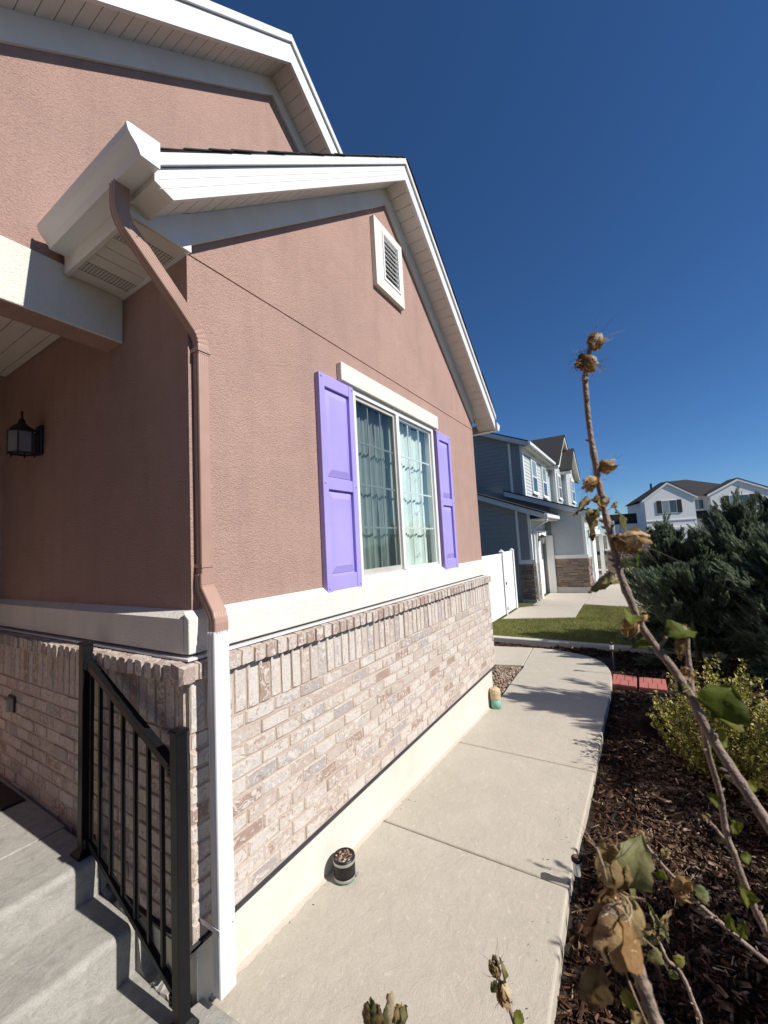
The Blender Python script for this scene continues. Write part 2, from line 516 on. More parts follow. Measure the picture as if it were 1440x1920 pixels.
g = MB(); g.face([(-900, -900, -.62), (900, -900, -.62), (900, 900, -.62), (-900, 900, -.62)])
tag(g.build('ground', M['ground']), kind='structure')

def bedz(X, Y):
    n = 0.02 * np.sin(X * 2.1 + Y * 1.3) + 0.015 * np.sin(X * 5.3 - Y * 4.1) + .01 * np.sin(X * 11 + Y * 9)
    z = 0.0885 - .04 * np.minimum(X, 9.6) - .085 + n
    z = z + np.clip(-Y - .4, 0, 3) * .05
    return z
sheet('mulch_bed', M['mulchsoil'], bedz, -2.5, 9.66, -7, 4.2, 122, 112)

def slab(name, poly, mat, parent, top, thick=.11, bev=.014, seg=3):
    """flat concrete slab: poly of (x, y), top(x, y) gives its height"""
    n = len(poly)
    mb = MB()
    vs = [(x, y, top(x, y)) for x, y in poly] + [(x, y, top(x, y) - thick) for x, y in poly]
    fs = [tuple(range(n)), tuple(range(2 * n - 1, n - 1, -1))] + [(i, i + n, (i + 1) % n + n, (i + 1) % n) for i in range(n)]
    mb.add(vs, fs)
    return mb.build(name, mat, parent, bev=bev, seg=seg)

path = empty('path', (3, 1.1, 0), kind='structure')
tp = lambda x, y: gz(x)
YW = 1.806
slab('slab', [(1.26, .46), (2.656, .525), (2.656, YW), (1.205, YW)], M['path'], path, tp)
slab('slab', [(2.664, .525), (4.136, .512), (4.136, YW), (2.664, YW)], M['path'], path, tp)
cur = [(4.144, .512), (5.6, .522), (6.4, .512), (6.75, .518), (7.1, .53), (7.45, .553), (7.75, .588), (7.98, .64), (8.2, .70), (8.36, .77), (8.49, .86), (8.62, .97), (8.72, 1.1), (8.79, 1.23), (8.86, 1.36), (8.93, 1.52), (8.985, 1.7), (9.0, 1.9), (8.985, 2.07)]
inn = [(7.485, 1.92), (7.40, 1.893), (7.2, 1.885), (6.9, 1.878), (6.4, 1.85), (6.0, 1.82), (5.6, 1.795), (5.43, YW), (4.144, YW)]
slab('slab', cur + inn, M['path'], path, tp)
slab('slab', [(7.495, 1.93), (8.98, 2.082), (8.93, 2.4), (8.86, 2.75), (8.83, 3.2), (8.83, 4.2), (7.28, 4.2), (7.30, 2.9), (7.36, 2.4), (7.44, 2.15), (7.485, 2.0)], M['path'], path, tp)
# stoop: landing slab, two steps and the porch floor
lz = lambda x, y: .118 - max(0, x - .95) * .14 - max(0, 2.0 - y) * .035
slab('landing_slab', [(-2.4, .9), (1.235, .9), (1.235, 1.3), (1.195, 1.805), (1.095, 1.815), (1.095, 2.3), (-2.4, 2.3)], M['step'], path, lz, .2, .012)

steps = empty('porch_steps', (0, 2.6, .1), 'poured concrete porch steps with rounded scuffed nosings below the black railing', 'steps')
def step(name, x0, x1, y0, y1, z0, z1):
    mb = MB()
    r = .032
    prof = [(y0, z0), (y0, z1 - r)] + [(y0 + r - r * math.cos(a), z1 - r + r * math.sin(a)) for a in (PI / 8, PI / 4, 3 * PI / 8)] + [(y0 + r, z1), (y1, z1), (y1, z0)]
    mb.prism([(x0, y, z) for y, z in prof], (x1 - x0, 0, 0))
    return mb.build(name, M['step'], steps, bev=.012, seg=2)
step('tread', -2.3, 1.088, 2.165, 2.60, 0.0, .31)
step('tread', -2.3, 1.092, 2.518, 2.96, .05, .495)
slab('porch_floor', [(-2.3, 2.966), (1.10, 2.966), (1.12, 4.39), (-2.3, 4.39)], M['step'], steps, lambda x, y: .496, .4, .006)
# rough mortar left against the house beside the steps
mb = MB()
prv = None
for i in range(26):
    y = 1.83 + i * .034
    hgt = (.115 if y < 2.165 else .31 if y < 2.52 else .49) + random.uniform(-.03, .015)
    w = 1.098 - random.uniform(0, .012)
    cur_ = [(w, y, -.1), (w, y, hgt), (1.15, y, hgt + random.uniform(-.02, .03)), (1.15, y, -.1)]
    if prv:
        for k in range(3): mb.face([prv[k], prv[k + 1], cur_[k + 1], cur_[k]])
    prv = cur_
mb.build('mortar_fill', M['step'], steps)
dm = empty('doormat', (.6, 3.9, .5), 'dark brown doormat lying on the shaded porch floor', 'doormat')
box('mat', M['mat'], dm, .15, 1.075, 3.52, 4.15, .497, .512, .004)
box('mat_border', M['rubber'], dm, .14, 1.085, 3.51, 4.16, .4965, .503)

# ------------------------------------------------------------------ the brown house
H = empty('brown_house', (3.3, 3.0, 0), 'brown stucco house with purple shutters and a pale brick wainscot', 'house')
XL, XR, YF = 1.175, 5.42, 1.83
AX, AZ = 3.277, 5.508
sL = lambda x: .8376 * x + 2.763
sR = lambda x: -.80 * x + 8.13
def xz(poly, y0, y1, name, mat, parent, bev=0):
    return MB().prism([(x, y0, z) for x, z in poly], (0, y1 - y0, 0)).build(name, mat, parent, bev=bev)
mb = MB()
for p in ([(XL, .3), (2.56, .3), (2.56, 3.553), (XL, 3.553)], [(4.60, .3), (XR, .3), (XR, 3.553), (4.60, 3.553)],
          [(2.56, .3), (4.03, .3), (4.03, 1.755), (2.56, 1.755)], [(2.56, 3.272), (4.03, 3.272), (4.03, 3.553), (2.56, 3.553)],
          [(XL, 3.562), (XR, 3.562), (XR, sR(XR)), (AX, AZ), (XL, sL(XL))]):
    mb.prism([(x, YF, z) for x, z in p], (0, .15, 0))
mb.prism([(x, YF, z) for x, z in [(4.03, .3), (4.60, .3), (4.60, 3.553), (4.03, 3.553)]], (0, .062, 0))
mb.box(XL + .006, XR - .006, YF + .008, YF + .1, 3.551, 3.564)
mb.build('stucco_wall', M['stucco'], H)
mb = MB(); mb.box(XL, XL + .15, 1.98, 4.39, .3, 3.75); mb.build('stucco_wall', M['stucco'], H)
box('stucco_wall', M['stucco'], H, -2.4, 1.32, 4.39, 4.54, .3, 3.75)
box('stucco_wall', M['stucco'], H, XR - .15, XR, 1.98, 9.0, .0, 3.8)
xz([(-.8, 3.606), (5.9, 3.612), (2.431, 6.307)], 2.48, 2.62, 'upper_stucco_wall', M['stucco'], H)
# dark room behind the window
mb = MB(); mb.box(1.4, 5.2, 3.6, 3.7, .6, 3.5); mb.box(1.4, 5.2, 1.99, 3.7, .5, .6); mb.box(1.4, 5.2, 1.99, 3.7, 3.45, 3.5)
mb.box(1.33, 1.4, 1.99, 3.7, .5, 3.5); mb.box(5.2, 5.26, 1.99, 3.7, .5, 3.5)
mb.build('room', M['room'], H)

# foundation, dark flashing, caulk line
FD = MB(); FD.box(1.162, XR, 1.806, 1.95, -.6, .326); FD.build('foundation', M['found'], H)
FD = MB(); FD.box(1.162, 1.30, 1.95, 4.39, -.6, .326); FD.build('foundation', M['found'], H)
mb = MB(); mb.box(1.115, 5.55, 1.774, 1.83, .322, .334); mb.box(1.112, 1.17, 1.774, 4.38, .3215, .3335)
mb.add([(1.10, 1.76, .33), (1.16, 1.765, .335), (1.17, 1.80, .30), (1.115, 1.79, .285)], [(0, 1, 2, 3)])
mb.build('flashing', M['flash'], H)
mb = MB(); prv = None
for i in range(150):
    x = 1.22 + i * .028
    if x > 5.38: break
    w = .012 + .016 * abs(math.sin(i * 1.7) * math.sin(i * .61)) + random.uniform(0, .008)
    z = gz(x)
    c = [(x, 1.808, z + .012 + random.uniform(0, .012)), (x, 1.806 - w * .5, z + .006), (x, 1.806 - w, z + .001)]
    if prv:
        for k in range(2): mb.face([prv[k], prv[k + 1], c[k + 1], c[k]])
    prv = c
mb.build('caulk_line', M['mortar'], H)

# ---- brick
def brick_mesh(name, L, D, Hh, seed, slope=0.0, jit=.0026):
    """tumbled brick: flat irregular face, worn arrises running back into the joint"""
    r = random.Random(seed)
    out = []
    n = max(2, int(round(L / .05))); m = max(1, int(round(Hh / .05)))
    for i in range(n): out.append((-L / 2 + L * i / n, -Hh / 2))
    for i in range(m): out.append((L / 2, -Hh / 2 + Hh * i / m))
    for i in range(n): out.append((L / 2 - L * i / n, Hh / 2))
    for i in range(m): out.append((-L / 2, Hh / 2 - Hh * i / m))
    mb = MB(); k = len(out)
    F1, B1 = [], []
    for (x, z) in out:
        corner = abs(abs(x) - L / 2) < 1e-6 and abs(abs(z) - Hh / 2) < 1e-6
        e = .0035 + (r.uniform(.001, .007) if corner else r.uniform(-.001, jit))
        sx = 1 if x > 0 else -1; sz = 1 if z > 0 else -1
        ex = e if abs(abs(x) - L / 2) < 1e-6 else 0; ez = e if abs(abs(z) - Hh / 2) < 1e-6 else 0
        tl = .001 * math.sin(seed + x * 40)
        F1.append((x - sx * ex, tl, z - sz * ez + 0.0)); B1.append((x + r.uniform(-.001, .001), D * .28, z + r.uniform(-.001, .001)))
    v = F1 + B1 + [(x, D, z + (slope if z > 0 else 0)) for (x, z) in out]
    mb.cur = 0; mb.add(v, [tuple(range(k))])
    base = 0
    for i in range(k):
        j = (i + 1) % k
        mb.f.append((i, i + k, j + k, j)); mb.mi.append(1)
        mb.f.append((i + k, i + 2 * k, j + 2 * k, j + k)); mb.mi.append(1 if D < .05 else 0)
    mt = M['rowbrick' if name == 'rowlock_brick' else 'brick']
    me = mb.mesh(name, [mt, M['brickedge']])
    return me
stretch = [brick_mesh('brick', .1935, .02, .0695, 100 + i) for i in range(12)]
header = [brick_mesh('brick', .088, .02, .0695, 200 + i) for i in range(4)]
soldier = [brick_mesh('soldier_brick', .0695, .02, .230, 300 + i) for i in range(10)]
rowlock = [brick_mesh('rowlock_brick', .070, .085, .082, 400 + i, .012) for i in range(8)]
wallF = MB().box(1.1345, 5.535, 1.7945, 1.829, .334, 1.47).build('brick_wall', M['mortar'], H)
wallS = MB().box(1.1325, 1.174, 1.83, 4.385, .334, 1.47).build('brick_wall', M['mortar'], H)
def put(name, me, parent, x, y, z, side=False):
    o = bpy.data.objects.new(name, me)
    o.rotation_euler = (random.uniform(-.008, .008), random.uniform(-.01, .01), (-PI / 2 if side else 0) + random.uniform(-.008, .008))
    o.location = (x, y, z); COL.objects.link(o); attach(o, parent)
    return o
CH = .0795
late = []
for c in range(11):
    z = .337 + CH * (c + .5)
    x = 1.131 + (0 if c % 2 else -.101)
    while x < 5.50:
        a, b_ = max(x, 1.131), min(x + .2025, 5.545)
        L = b_ - a
        if L > .15: me = random.choice(stretch); sc = (L - .0105) / .190
        elif L > .04: me = random.choice(header); sc = (L - .0105) / .086
        else: x += .2025; continue
        o = put('brick', me, wallF, (a + b_) / 2, 1.7885 + random.uniform(-.003, .002), z + random.uniform(-.002, .002)); o.scale.x = sc
        x += .2025
    y = 1.812 + (.1 if c % 2 else 0)
    first = True
    while y < 4.36:
        L = .1 if (first and c % 2 == 1) else .2025
        if first and c % 2 == 1: y = 1.812
        first = False
        b_ = min(y + L, 4.385); LL = b_ - y
        if LL > .04: late.append((random.choice(stretch if LL > .15 else header), (LL - .0105) / (.190 if LL > .15 else .086), 1.1265 + random.uniform(-.004, .003), (y + b_) / 2, z))
        y = b_ + 1e-4
late.sort(key=lambda t: t[3])
rest = MB()
for i, (me, sc, x, y, z) in enumerate(late):
    if i < 62:
        o = put('brick', me, wallS, x, y, z, True); o.scale.x = sc
    else:
        mt = Matrix.Translation((x, y, z)) @ Matrix.Rotation(-PI / 2, 4, 'Z') @ Matrix.Diagonal((sc, 1, 1, 1))
        rest.add([tuple(mt @ v.co) for v in me.vertices], [tuple(p.vertices) for p in me.polygons]); rest.mi[-len(me.polygons):] = [p.material_index for p in me.polygons]
tag(rest.build('bricks', [M['brick'], M['brickedge']], wallS, fix=False), kind='stuff')
x = 1.131 + CH / 2
while x < 5.53:
    put('soldier_brick', random.choice(soldier), wallF, x, 1.7885 + random.uniform(-.004, .002), 1.327 + random.uniform(-.003, .003)); x += CH
y = 1.815 + CH / 2
while y < 4.36:
    put('soldier_brick', random.choice(soldier), wallS, 1.1265 + random.uniform(-.005, .004), y, 1.327, True); y += CH
x = 1.068 + .04
while x < 5.53:
    put('rowlock_brick', random.choice(rowlock), wallF, x, 1.7455 + random.uniform(-.003, .003), 1.486 + random.uniform(-.003, .003)); x += .0795
y = 1.825 + .04
while y < 4.36:
    put('rowlock_brick', random.choice(rowlock), wallS, 1.072 + random.uniform(-.004, .004), y, 1.486 + random.uniform(-.003, .003), True); y += .0795
mb = MB(); mb.prism([(1.08, 1.7575, 1.452), (1.08, 1.7575, 1.520), (1.08, 1.83, 1.532), (1.08, 1.83, 1.452)], (4.435, 0, 0)); mb.build('mortar_bed', M['mortar'], wallF)
mb = MB(); mb.prism([(1.083, 1.84, 1.452), (1.083, 1.84, 1.519), (1.17, 1.84, 1.532), (1.17, 1.84, 1.452)], (0, 2.54, 0)); mb.build('mortar_bed', M['mortar'], wallS)

# ---- stucco band with metal flashing
pr = lambda s: [(s * -.0, 1.562), (s * -.043, 1.562), (s * -.043, 1.722), (s * -.0, 1.757)]
mb = MB(); mb.prism([(1.132, YF + a - .001, z) for a, z in pr(1)], (XR + .012 - 1.132, 0, 0)); mb.build('trim_band', M['trim'], H, bev=.006, seg=2)
mb = MB(); mb.prism([(XL + a - .001, YF, z) for a, z in pr(1)], (0, 4.389 - YF, 0)); mb.build('trim_band', M['trim'], H)
mb = MB(); mb.box(1.118, XR + .02, 1.773, YF - .001, 1.5365, 1.5465); mb.box(1.118, 1.174, YF, 4.388, 1.5365, 1.5465); mb.build('band_flashing', M['white'], H)

# ---- window
W = empty('window', (3.3, YF, 1.75)); attach(W, H)
W.location = (3.3 - 3.3, YF - 3.0, 1.75)
mb = MB(); x0, x1, z0, z1 = 2.545, 4.045, 1.742, 3.274
mb.box(x0, x0 + .047, 1.812, 1.90, z0, z1); mb.box(x1 - .047, x1, 1.812, 1.90, z0, z1)
mb.box(x0 + .047, x1 - .047, 1.8125, 1.90, z0, z0 + .05); mb.box(x0 + .047, x1 - .047, 1.8125, 1.90, z1 - .047, z1)
mb.box(3.222, 3.274, 1.806, 1.88, z0 + .05, z1 - .047)
mb.build('frame', M['vinyl'], W)
mb = MB(); a0, a1, b0, b1 = 2.593, 3.221, 1.793, 3.226
mb.box(a0, a0 + .022, 1.828, 1.85, b0, b1); mb.box(a1 - .022, a1, 1.828, 1.85, b0, b1); mb.box(a0 + .022, a1 - .022, 1.827, 1.85, b0, b0 + .042); mb.box(a0 + .022, a1 - .022, 1.827, 1.85, b1 - .03, b1)
mb.build('sash', M['vinyl_old'], W)
mb = MB(); c0, c1 = 3.275, 3.997
mb.box(c0, c0 + .018, 1.835, 1.85, b0, b1); mb.box(c1 - .02, c1, 1.835, 1.85, b0, b1); mb.box(c0 + .018, c1 - .02, 1.8345, 1.85, b0, b0 + .02); mb.box(c0 + .018, c1 - .02, 1.8345, 1.85, b1 - .02, b1)
mb.build('sash', M['vinyl'], W)
for (p, q, gm, mm) in ((a0 + .022, a1 - .022, 'glass_l', 'vinyl_old'), (c0 + .018, c1 - .02, 'glass_r', 'vinyl')):
    mb = MB(); mb.face([(p, 1.842, b0), (q, 1.842, b0), (q, 1.842, b1), (p, 1.842, b1)]); mb.build('pane', M[gm], W, fix=False)
    for k in (1, 2):
        xx = p + (q - p) * k / 3
        box('muntin', M['vinyl'], W, xx - .007, xx + .007, 1.848, 1.856, b0 + .03, b1 - .02)
    for k in (1, 2, 3):
        zz = b0 + .03 + (b1 - b0 - .05) * k / 4
        box('muntin', M['vinyl'], W, p, q, 1.8475, 1.8565, zz - .0075, zz + .0075)
def curtain(x0, x1, ph):
    n, m = 150, 24
    V, Fq = [], []
    for i in range(n + 1):
        u = i / n; x = x0 + (x1 - x0) * u
        for k in range(m + 1):
            w = k / m
            zt = 3.235 + .012 * math.sin(u * 31 + ph) + .008 * math.sin(u * 77)
            z = 1.62 + (zt - 1.62) * w
            amp = .026 * (1 - .35 * w)
            y = 1.936 + .6 * amp * math.sin(u * 38 + ph + .5 * math.sin(w * 3)) + .012 * math.sin(u * 91 + ph * 2 + w)
            V.append((x + .006 * math.sin(w * 9 + u * 20), y, z))
    for i in range(n):
        for k in range(m):
            a = i * (m + 1) + k; Fq.append((a, a + m + 1, a + m + 2, a + 1))
    return np_mesh('curtain', np.array(V), np.array(Fq), M['curtain'], W, 4, True)
curtain(2.566, 3.30, .4); curtain(3.25, 4.40, 2.1)
mb = MB()
for row, zr in enumerate((2.74, 2.30, 1.93)):
    for cx in (2.64, 2.78, 2.92, 3.06, 3.17, 3.34, 3.46, 3.58, 3.70, 3.80):
        if random.random() < .55: continue
        z = zr + random.uniform(-.05, .05); cx += random.uniform(-.03, .03); w = random.uniform(.03, .052); s = random.choice((-1, 1)) * random.uniform(.02, .035)
        pts = [(cx - w / 2 + w * t, 1.909, z + s * (t - .5) + .014 * math.sin(t * PI * 2)) for t in (0, .25, .5, .75, 1)]
        for a, b_ in zip(pts, pts[1:]): mb.face([a, b_, (b_[0], b_[1], b_[2] + .010), (a[0], a[1], a[2] + .010)])
mb.build('curtain_pattern', M['tassel'], W, fix=False)
box('window_header', M['trim'], H, 2.385, 4.138, 1.783, YF, 3.275, 3.42, .007)

# ---- shutters
def shutter(xa, xb):
    s = MB().box(xa + .012, xb - .012, 1.812, 1.8295, 1.725, 3.248).build('shutter', M['purple'], H)
    w = .058
    for (p, q) in ((xa, xa + w), (xb - w, xb)): box('stile', M['purple'], s, p, q, 1.786, 1.829, 1.717, 3.255, .004)
    for (p, q) in ((1.717, 1.83), (2.425, 2.51), (3.165, 3.255)): box('rail', M['purple'], s, xa + w + .0005, xb - w - .0005, 1.7885, 1.828, p, q, .004)
    for (p, q) in ((1.83, 2.425), (2.51, 3.165)):
        a, b_ = xa + w, xb - w
        mb = MB(); e, e2 = .012, .05
        o4 = [(a + e, 1.808, p + e), (b_ - e, 1.808, p + e), (b_ - e, 1.808, q - e), (a + e, 1.808, q - e)]
        i4 = [(a + e2, 1.792, p + e2 + .01), (b_ - e2, 1.792, p + e2 + .01), (b_ - e2, 1.792, q - e2 - .01), (a + e2, 1.792, q - e2 - .01)]
        k4 = [(x, 1.815, z) for x, _, z in o4]
        mb.add(o4 + i4 + k4, [(4, 5, 6, 7), (0, 1, 5, 4), (1, 2, 6, 5), (2, 3, 7, 6), (3, 0, 4, 7), (8, 9, 1, 0), (9, 10, 2, 1), (10, 11, 3, 2), (11, 8, 0, 3)])
        mb.build('raised_panel', M['purple'], s)
    for x in (xa + .022, xb - .022):
        for z in (1.745, 2.468, 3.228):
            MB().lathe((x, 1.7862, z), [(.0075, 0), (.0075, .003), (.004, .006)], 10, (0, -1, 0)).build('screw_cap', M['purple'], s, True)
shutter(2.125, 2.528); shutter(4.088, 4.468)

# ---- gable vent
V_ = empty('gable_vent', (3.24, YF, 4.37)); attach(V_, H); V_.location = (3.24 - 3.3, YF - 3.0, 4.37)
mb = MB(); mb.box(2.985, 3.118, 1.785, YF - .001, 4.37, 5.035); mb.box(3.427, 3.5, 1.785, YF - .001, 4.37, 5.035)
mb.box(3.118, 3.427, 1.785, YF - .001, 4.37, 4.485); mb.box(3.118, 3.427, 1.785, YF - .001, 4.966, 5.035); mb.build('vent_surround', M['trim'], V_)
mb = MB(); mb.box(3.118, 3.14, 1.778, 1.829, 4.485, 4.966); mb.box(3.405, 3.427, 1.778, 1.829, 4.485, 4.966); mb.box(3.14, 3.405, 1.7785, 1.829, 4.485, 4.507); mb.box(3.14, 3.405, 1.7785, 1.829, 4.944, 4.966); mb.build('louver_frame', M['vinyl'], V_)
box('vent_backing', M['lantern'], V_, 3.14, 3.405, 1.822, 1.829, 4.507, 4.944)
for k in range(9):
    z = 4.523 + k * .048
    MB().prism([(3.14, 1.786, z), (3.14, 1.789, z - .005), (3.14, 1.821, z + .022), (3.14, 1.818, z + .027)], (.265, 0, 0)).build('slat', M['vinyl'], V_)

# ---- eaves: fascia, frieze, soffit planks, roof
def rake(xs, lineF, y, th, name, mat, parent, lo, hi):
    """board following a slope: lineF gives its foot, lo/hi offsets"""
    p = [(x, lineF(x) + lo) for x in xs] + [(x, lineF(x) + hi) for x in reversed(xs)]
    return xz(p, y, y + th, name, mat, parent)
fL = lambda x: .834 * x + 2.760
fR = lambda x: -.79 * x + 8.082
def perf():
    m, nt, b = newmat('perforated_soffit')
    h = N(nt); v = h.coord('Object', (1, 1, 1))
    vo = h.n('ShaderNodeTexVoronoi'); vo.inputs['Scale'].default_value = 64; vo.inputs['Randomness'].default_value = 0.0
    h.l(v, vo.inputs['Vector'])
    h.l(h.ramp(vo.outputs['Distance'], [(.30, (.07, .065, .06)), (.38, (.64, .60, .54))]), b.inputs['Base Color'])
    return m
M['perf'] = perf()
soff = MB().box(.90, 1.173, 1.80, 2.46, 3.567, 3.58).build('soffit', M['soffit'], H)
def planks(line, xa, xb, y0, y1, parent, step=.0832, lift=.012):
    x = xa
    while x < xb - .01:
        a, b_ = x + .0022, min(x + step, xb) - .0022
        mb = MB()
        mb.prism([(a, y0, line(a) + lift), (b_, y0, line(b_) + lift), (b_, y0, line(b_) + lift + .008), (a, y0, line(a) + lift + .008)], (0, y1 - y0, 0))
        mb.build('soffit_panel', M['soffit'], parent)
        x += step
    mb = MB(); mb.prism([(xa, y0, line(xa) + lift + .010), (xb, y0, line(xb) + lift + .010), (xb, y0, line(xb) + lift + .02), (xa, y0, line(xa) + lift + .02)], (0, y1 - y0, 0))
    return mb.build('soffit_backing', M['frieze'], parent)
planks(sL, .966, AX, 1.613, 1.829, soff)
planks(sR, AX, 5.70, 1.613, 1.829, soff)
for k in range(7):
    y = 1.812 + k * .0925
    box('soffit_panel', M['perf'] if k in (1, 5) else M['soffit'], soff, .905, 1.168, y + .002, y + .0905, 3.549, 3.557)
box('soffit_trim', M['white'], soff, 1.155, 1.174, 1.81, 2.459, 3.545, 3.566)
# left rake fascia with its clipped foot
xz([(.8788, 3.645), (.8788, 3.590), (.962, fL(.962)), (AX, fL(AX)), (AX, fL(AX) + .152), (.92, fL(.92) + .152)], 1.585, 1.612, 'fascia', M['white'], H)
xz([(AX, fR(AX)), (5.70, fR(5.70)), (5.70, fR(5.70) + .152), (AX, fR(AX) + .152)], 1.585, 1.612, 'fascia', M['white'], H)
rake([.90, AX], fL, 1.5835, .0014, 'fascia_line', M['frieze'], H, .057, .059)
rake([.90, AX], fL, 1.5835, .0014, 'fascia_line', M['frieze'], H, .100, .102)
rake([.885, AX], fL, 1.566, .05, 'drip_edge', M['white'], H, .158, .2165)
rake([AX, 5.72], fR, 1.566, .05, 'drip_edge', M['white'], H, .158, .2165)
rake([XL, AX], sL, 1.80, YF - .001 - 1.80, 'frieze_board', M['frieze'], H, -.155, .01)
rake([AX, XR], sR, 1.80, YF - .001 - 1.80, 'frieze_board', M['frieze'], H, -.16, .01)
xz([(.889, 3.540), (1.173, 3.540), (1.173, 3.75), (.965, 3.605), (.885, 3.605)], 1.785, 1.799, 'eave_return', M['white'], H)
box('eave_fascia', M['soffit'], H, .8785, .902, 1.7855, 2.457, 3.536, 3.70, .003)
xz([(.8790, 3.66), (.8790, 3.592), (.9635, fL(.9635) + .002), (.9635, 3.70), (.90, 3.70)], 1.6125, 1.7845, 'eave_block', M['soffit'], H)
rl = MB(); rl.prism([(.86, 1.562, fL(.86) + .2175), (AX, 1.562, fL(AX) + .2175), (AX, 1.562, fL(AX) + .2215), (.86, 1.562, fL(.86) + .2215)], (0, .93, 0))
rl.prism([(AX, 1.562, fR(AX) + .2175), (5.76, 1.562, fR(5.76) + .2175), (5.76, 1.562, fR(5.76) + .2215), (AX, 1.562, fR(AX) + .2215)], (0, .93, 0))
roof = rl.build('roof', M['roof'], H)
x = .87
while x < AX - .05:
    L = .125; o_ = random.uniform(-.006, .006)
    for ln, xx in ((fL, x), (fR, 2 * AX - x)):
        a, b_ = (xx, min(xx + L * 1.12, AX)) if ln is fL else (max(xx - L * 1.12, AX), xx)
        za, zb = ln(a) + .222, ln(b_) + .222
        if ln is fL: za += .006
        else: zb += .006
        MB().prism([(a, 1.556 + o_, za), (b_, 1.556 + o_, zb), (b_, 1.556 + o_, zb + .006), (a, 1.556 + o_, za + .006)], (0, .92, 0)).build('shingle', M['roof'], roof)
    x += L
# gutters
def gutter(y0, y1, mir=None):
    pts = [(.878, 3.735), (.878, 3.620), (.803, 3.618), (.796, 3.634), (.788, 3.648), (.776, 3.660), (.765, 3.672), (.756, 3.686), (.749, 3.712), (.757, 3.718), (.762, 3.712)]
    if mir: pts = [(2 * mir[0] - x, z + mir[1]) for x, z in pts]
    return MB().prism([(x, y0, z) for x, z in pts], (0, y1 - y0, 0)).build('gutter', M['white'], H)
gutter(1.556, 2.425); gutter(1.56, 8.5, (3.30, -.05))
mb = MB()
pts = [(.8805, 3.7365), (.8805, 3.6185), (.802, 3.6165), (.795, 3.634), (.787, 3.649), (.775, 3.661), (.764, 3.673), (.754, 3.687), (.747, 3.714), (.757, 3.7205)]
mb.prism([(x, 1.545, z) for x, z in pts], (0, .0105, 0)); mb.build('gutter_cap', M['white'], H)

# upper gable
uL = lambda x: .836 * x + 4.275
uR = lambda x: -.777 * x + 8.196
UX = 2.431
us = empty('upper_soffit', (0, 0, 0)); attach(us, H)
planks(uL, -.6, UX, 2.243, 2.479, us); planks(uR, UX, 3.9, 2.243, 2.479, us)
rake([-.8, UX], uL, 2.212, .03, 'fascia', M['white'], H, -.022, .165)
rake([UX, 4.2], uR, 2.212, .03, 'fascia', M['white'], H, -.022, .165)
box('fascia_joint', M['frieze'], H, 1.503, 1.506, 2.2105, 2.213, uL(1.505) - .02, uL(1.505) + .164)
rake([-.8, UX], uL, 2.192, .05, 'drip_edge', M['white'], H, .171, .238)
rake([UX, 4.2], uR, 2.192, .05, 'drip_edge', M['white'], H, .171, .238)
rake([-.8, UX], uL, 2.456, .0235, 'frieze_board', M['frieze'], H, -.168, .012)
rake([UX, 4.6], uR, 2.456, .0235, 'frieze_board', M['frieze'], H, -.15, .012)
mb = MB(); mb.prism([(-1.3, 2.20, uL(-1.3) + .239), (UX, 2.20, uL(UX) + .239), (UX, 2.20, uL(UX) + .250), (-1.3, 2.20, uL(-1.3) + .250)], (0, 6, 0))
mb.prism([(UX, 2.20, uR(UX) + .239), (6.0, 2.20, uR(6.0) + .239), (6.0, 2.20, uR(6.0) + .250), (UX, 2.20, uR(UX) + .250)], (0, 6, 0)); mb.build('roof', M['roof'], H)

# porch beam, ceiling and outer post
box('porch_beam', M['trim'], H, -1.4, 1.173, 2.461, 2.4795, 3.279, 3.597, .006)
box('porch_beam', M['stucco'], H, -1.4, 1.173, 2.481, 2.648, 3.282, 3.604)
pc = MB().box(-1.4, 1.173, 2.65, 4.388, 3.612, 3.63).build('porch_ceiling', M['soffit'], H)
x = -1.4
while x < 1.17:
    box('ceiling_panel', M['soffit'], pc, x + .003, min(x + .105, 1.172) - .003, 2.65, 4.388, 3.60, 3.61); x += .105
box('porch_post', M['stucco'], H, -1.55, -1.25, 2.47, 2.66, .3, 3.28)
box('added_shade_wing', M['stucco'], H, -7.5, -2.45, -3.2, 4.6, -.4, 3.5)  # wing added out of view on the left to darken the porch wall
MB().prism([(-8, -3.6, 3.5), (-2.1, -3.6, 3.5), (-5, -3.6, 5.6)], (0, 8.5, 0)).build('roof', M['roof'], H)  # roof over that added, unseen wing

# ---- downspout
def rsec(w, d, ribs=4):
    p = []
    c = .008
    p += [(-w / 2 + c, -d / 2)]
    for k in range(ribs):
        u0 = -w / 2 + c + (w - 2 * c) * (k + .15) / ribs; u1 = -w / 2 + c + (w - 2 * c) * (k + .85) / ribs
        p += [(u0, -d / 2), (u0 + .003, -d / 2 + .0014), (u1 - .003, -d / 2 + .0014), (u1, -d / 2)]
    p += [(w / 2 - c, -d / 2), (w / 2 - c * .3, -d / 2 + c * .3), (w / 2, -d / 2 + c)]
    p += [(w / 2, d / 2 - c), (w / 2 - c, d / 2), (-w / 2 + c, d / 2), (-w / 2, d / 2 - c)]
    for k in range(2):
        v0 = d / 2 - c - (d - 2 * c) * (k + .2) / 2; v1 = d / 2 - c - (d - 2 * c) * (k + .8) / 2
        p += [(-w / 2, v0), (-w / 2 + .002, v0 - .002), (-w / 2 + .002, v1 + .002), (-w / 2, v1)]
    p += [(-w / 2, -d / 2 + c), (-w / 2 + c * .3, -d / 2 + c * .3)]
    return p
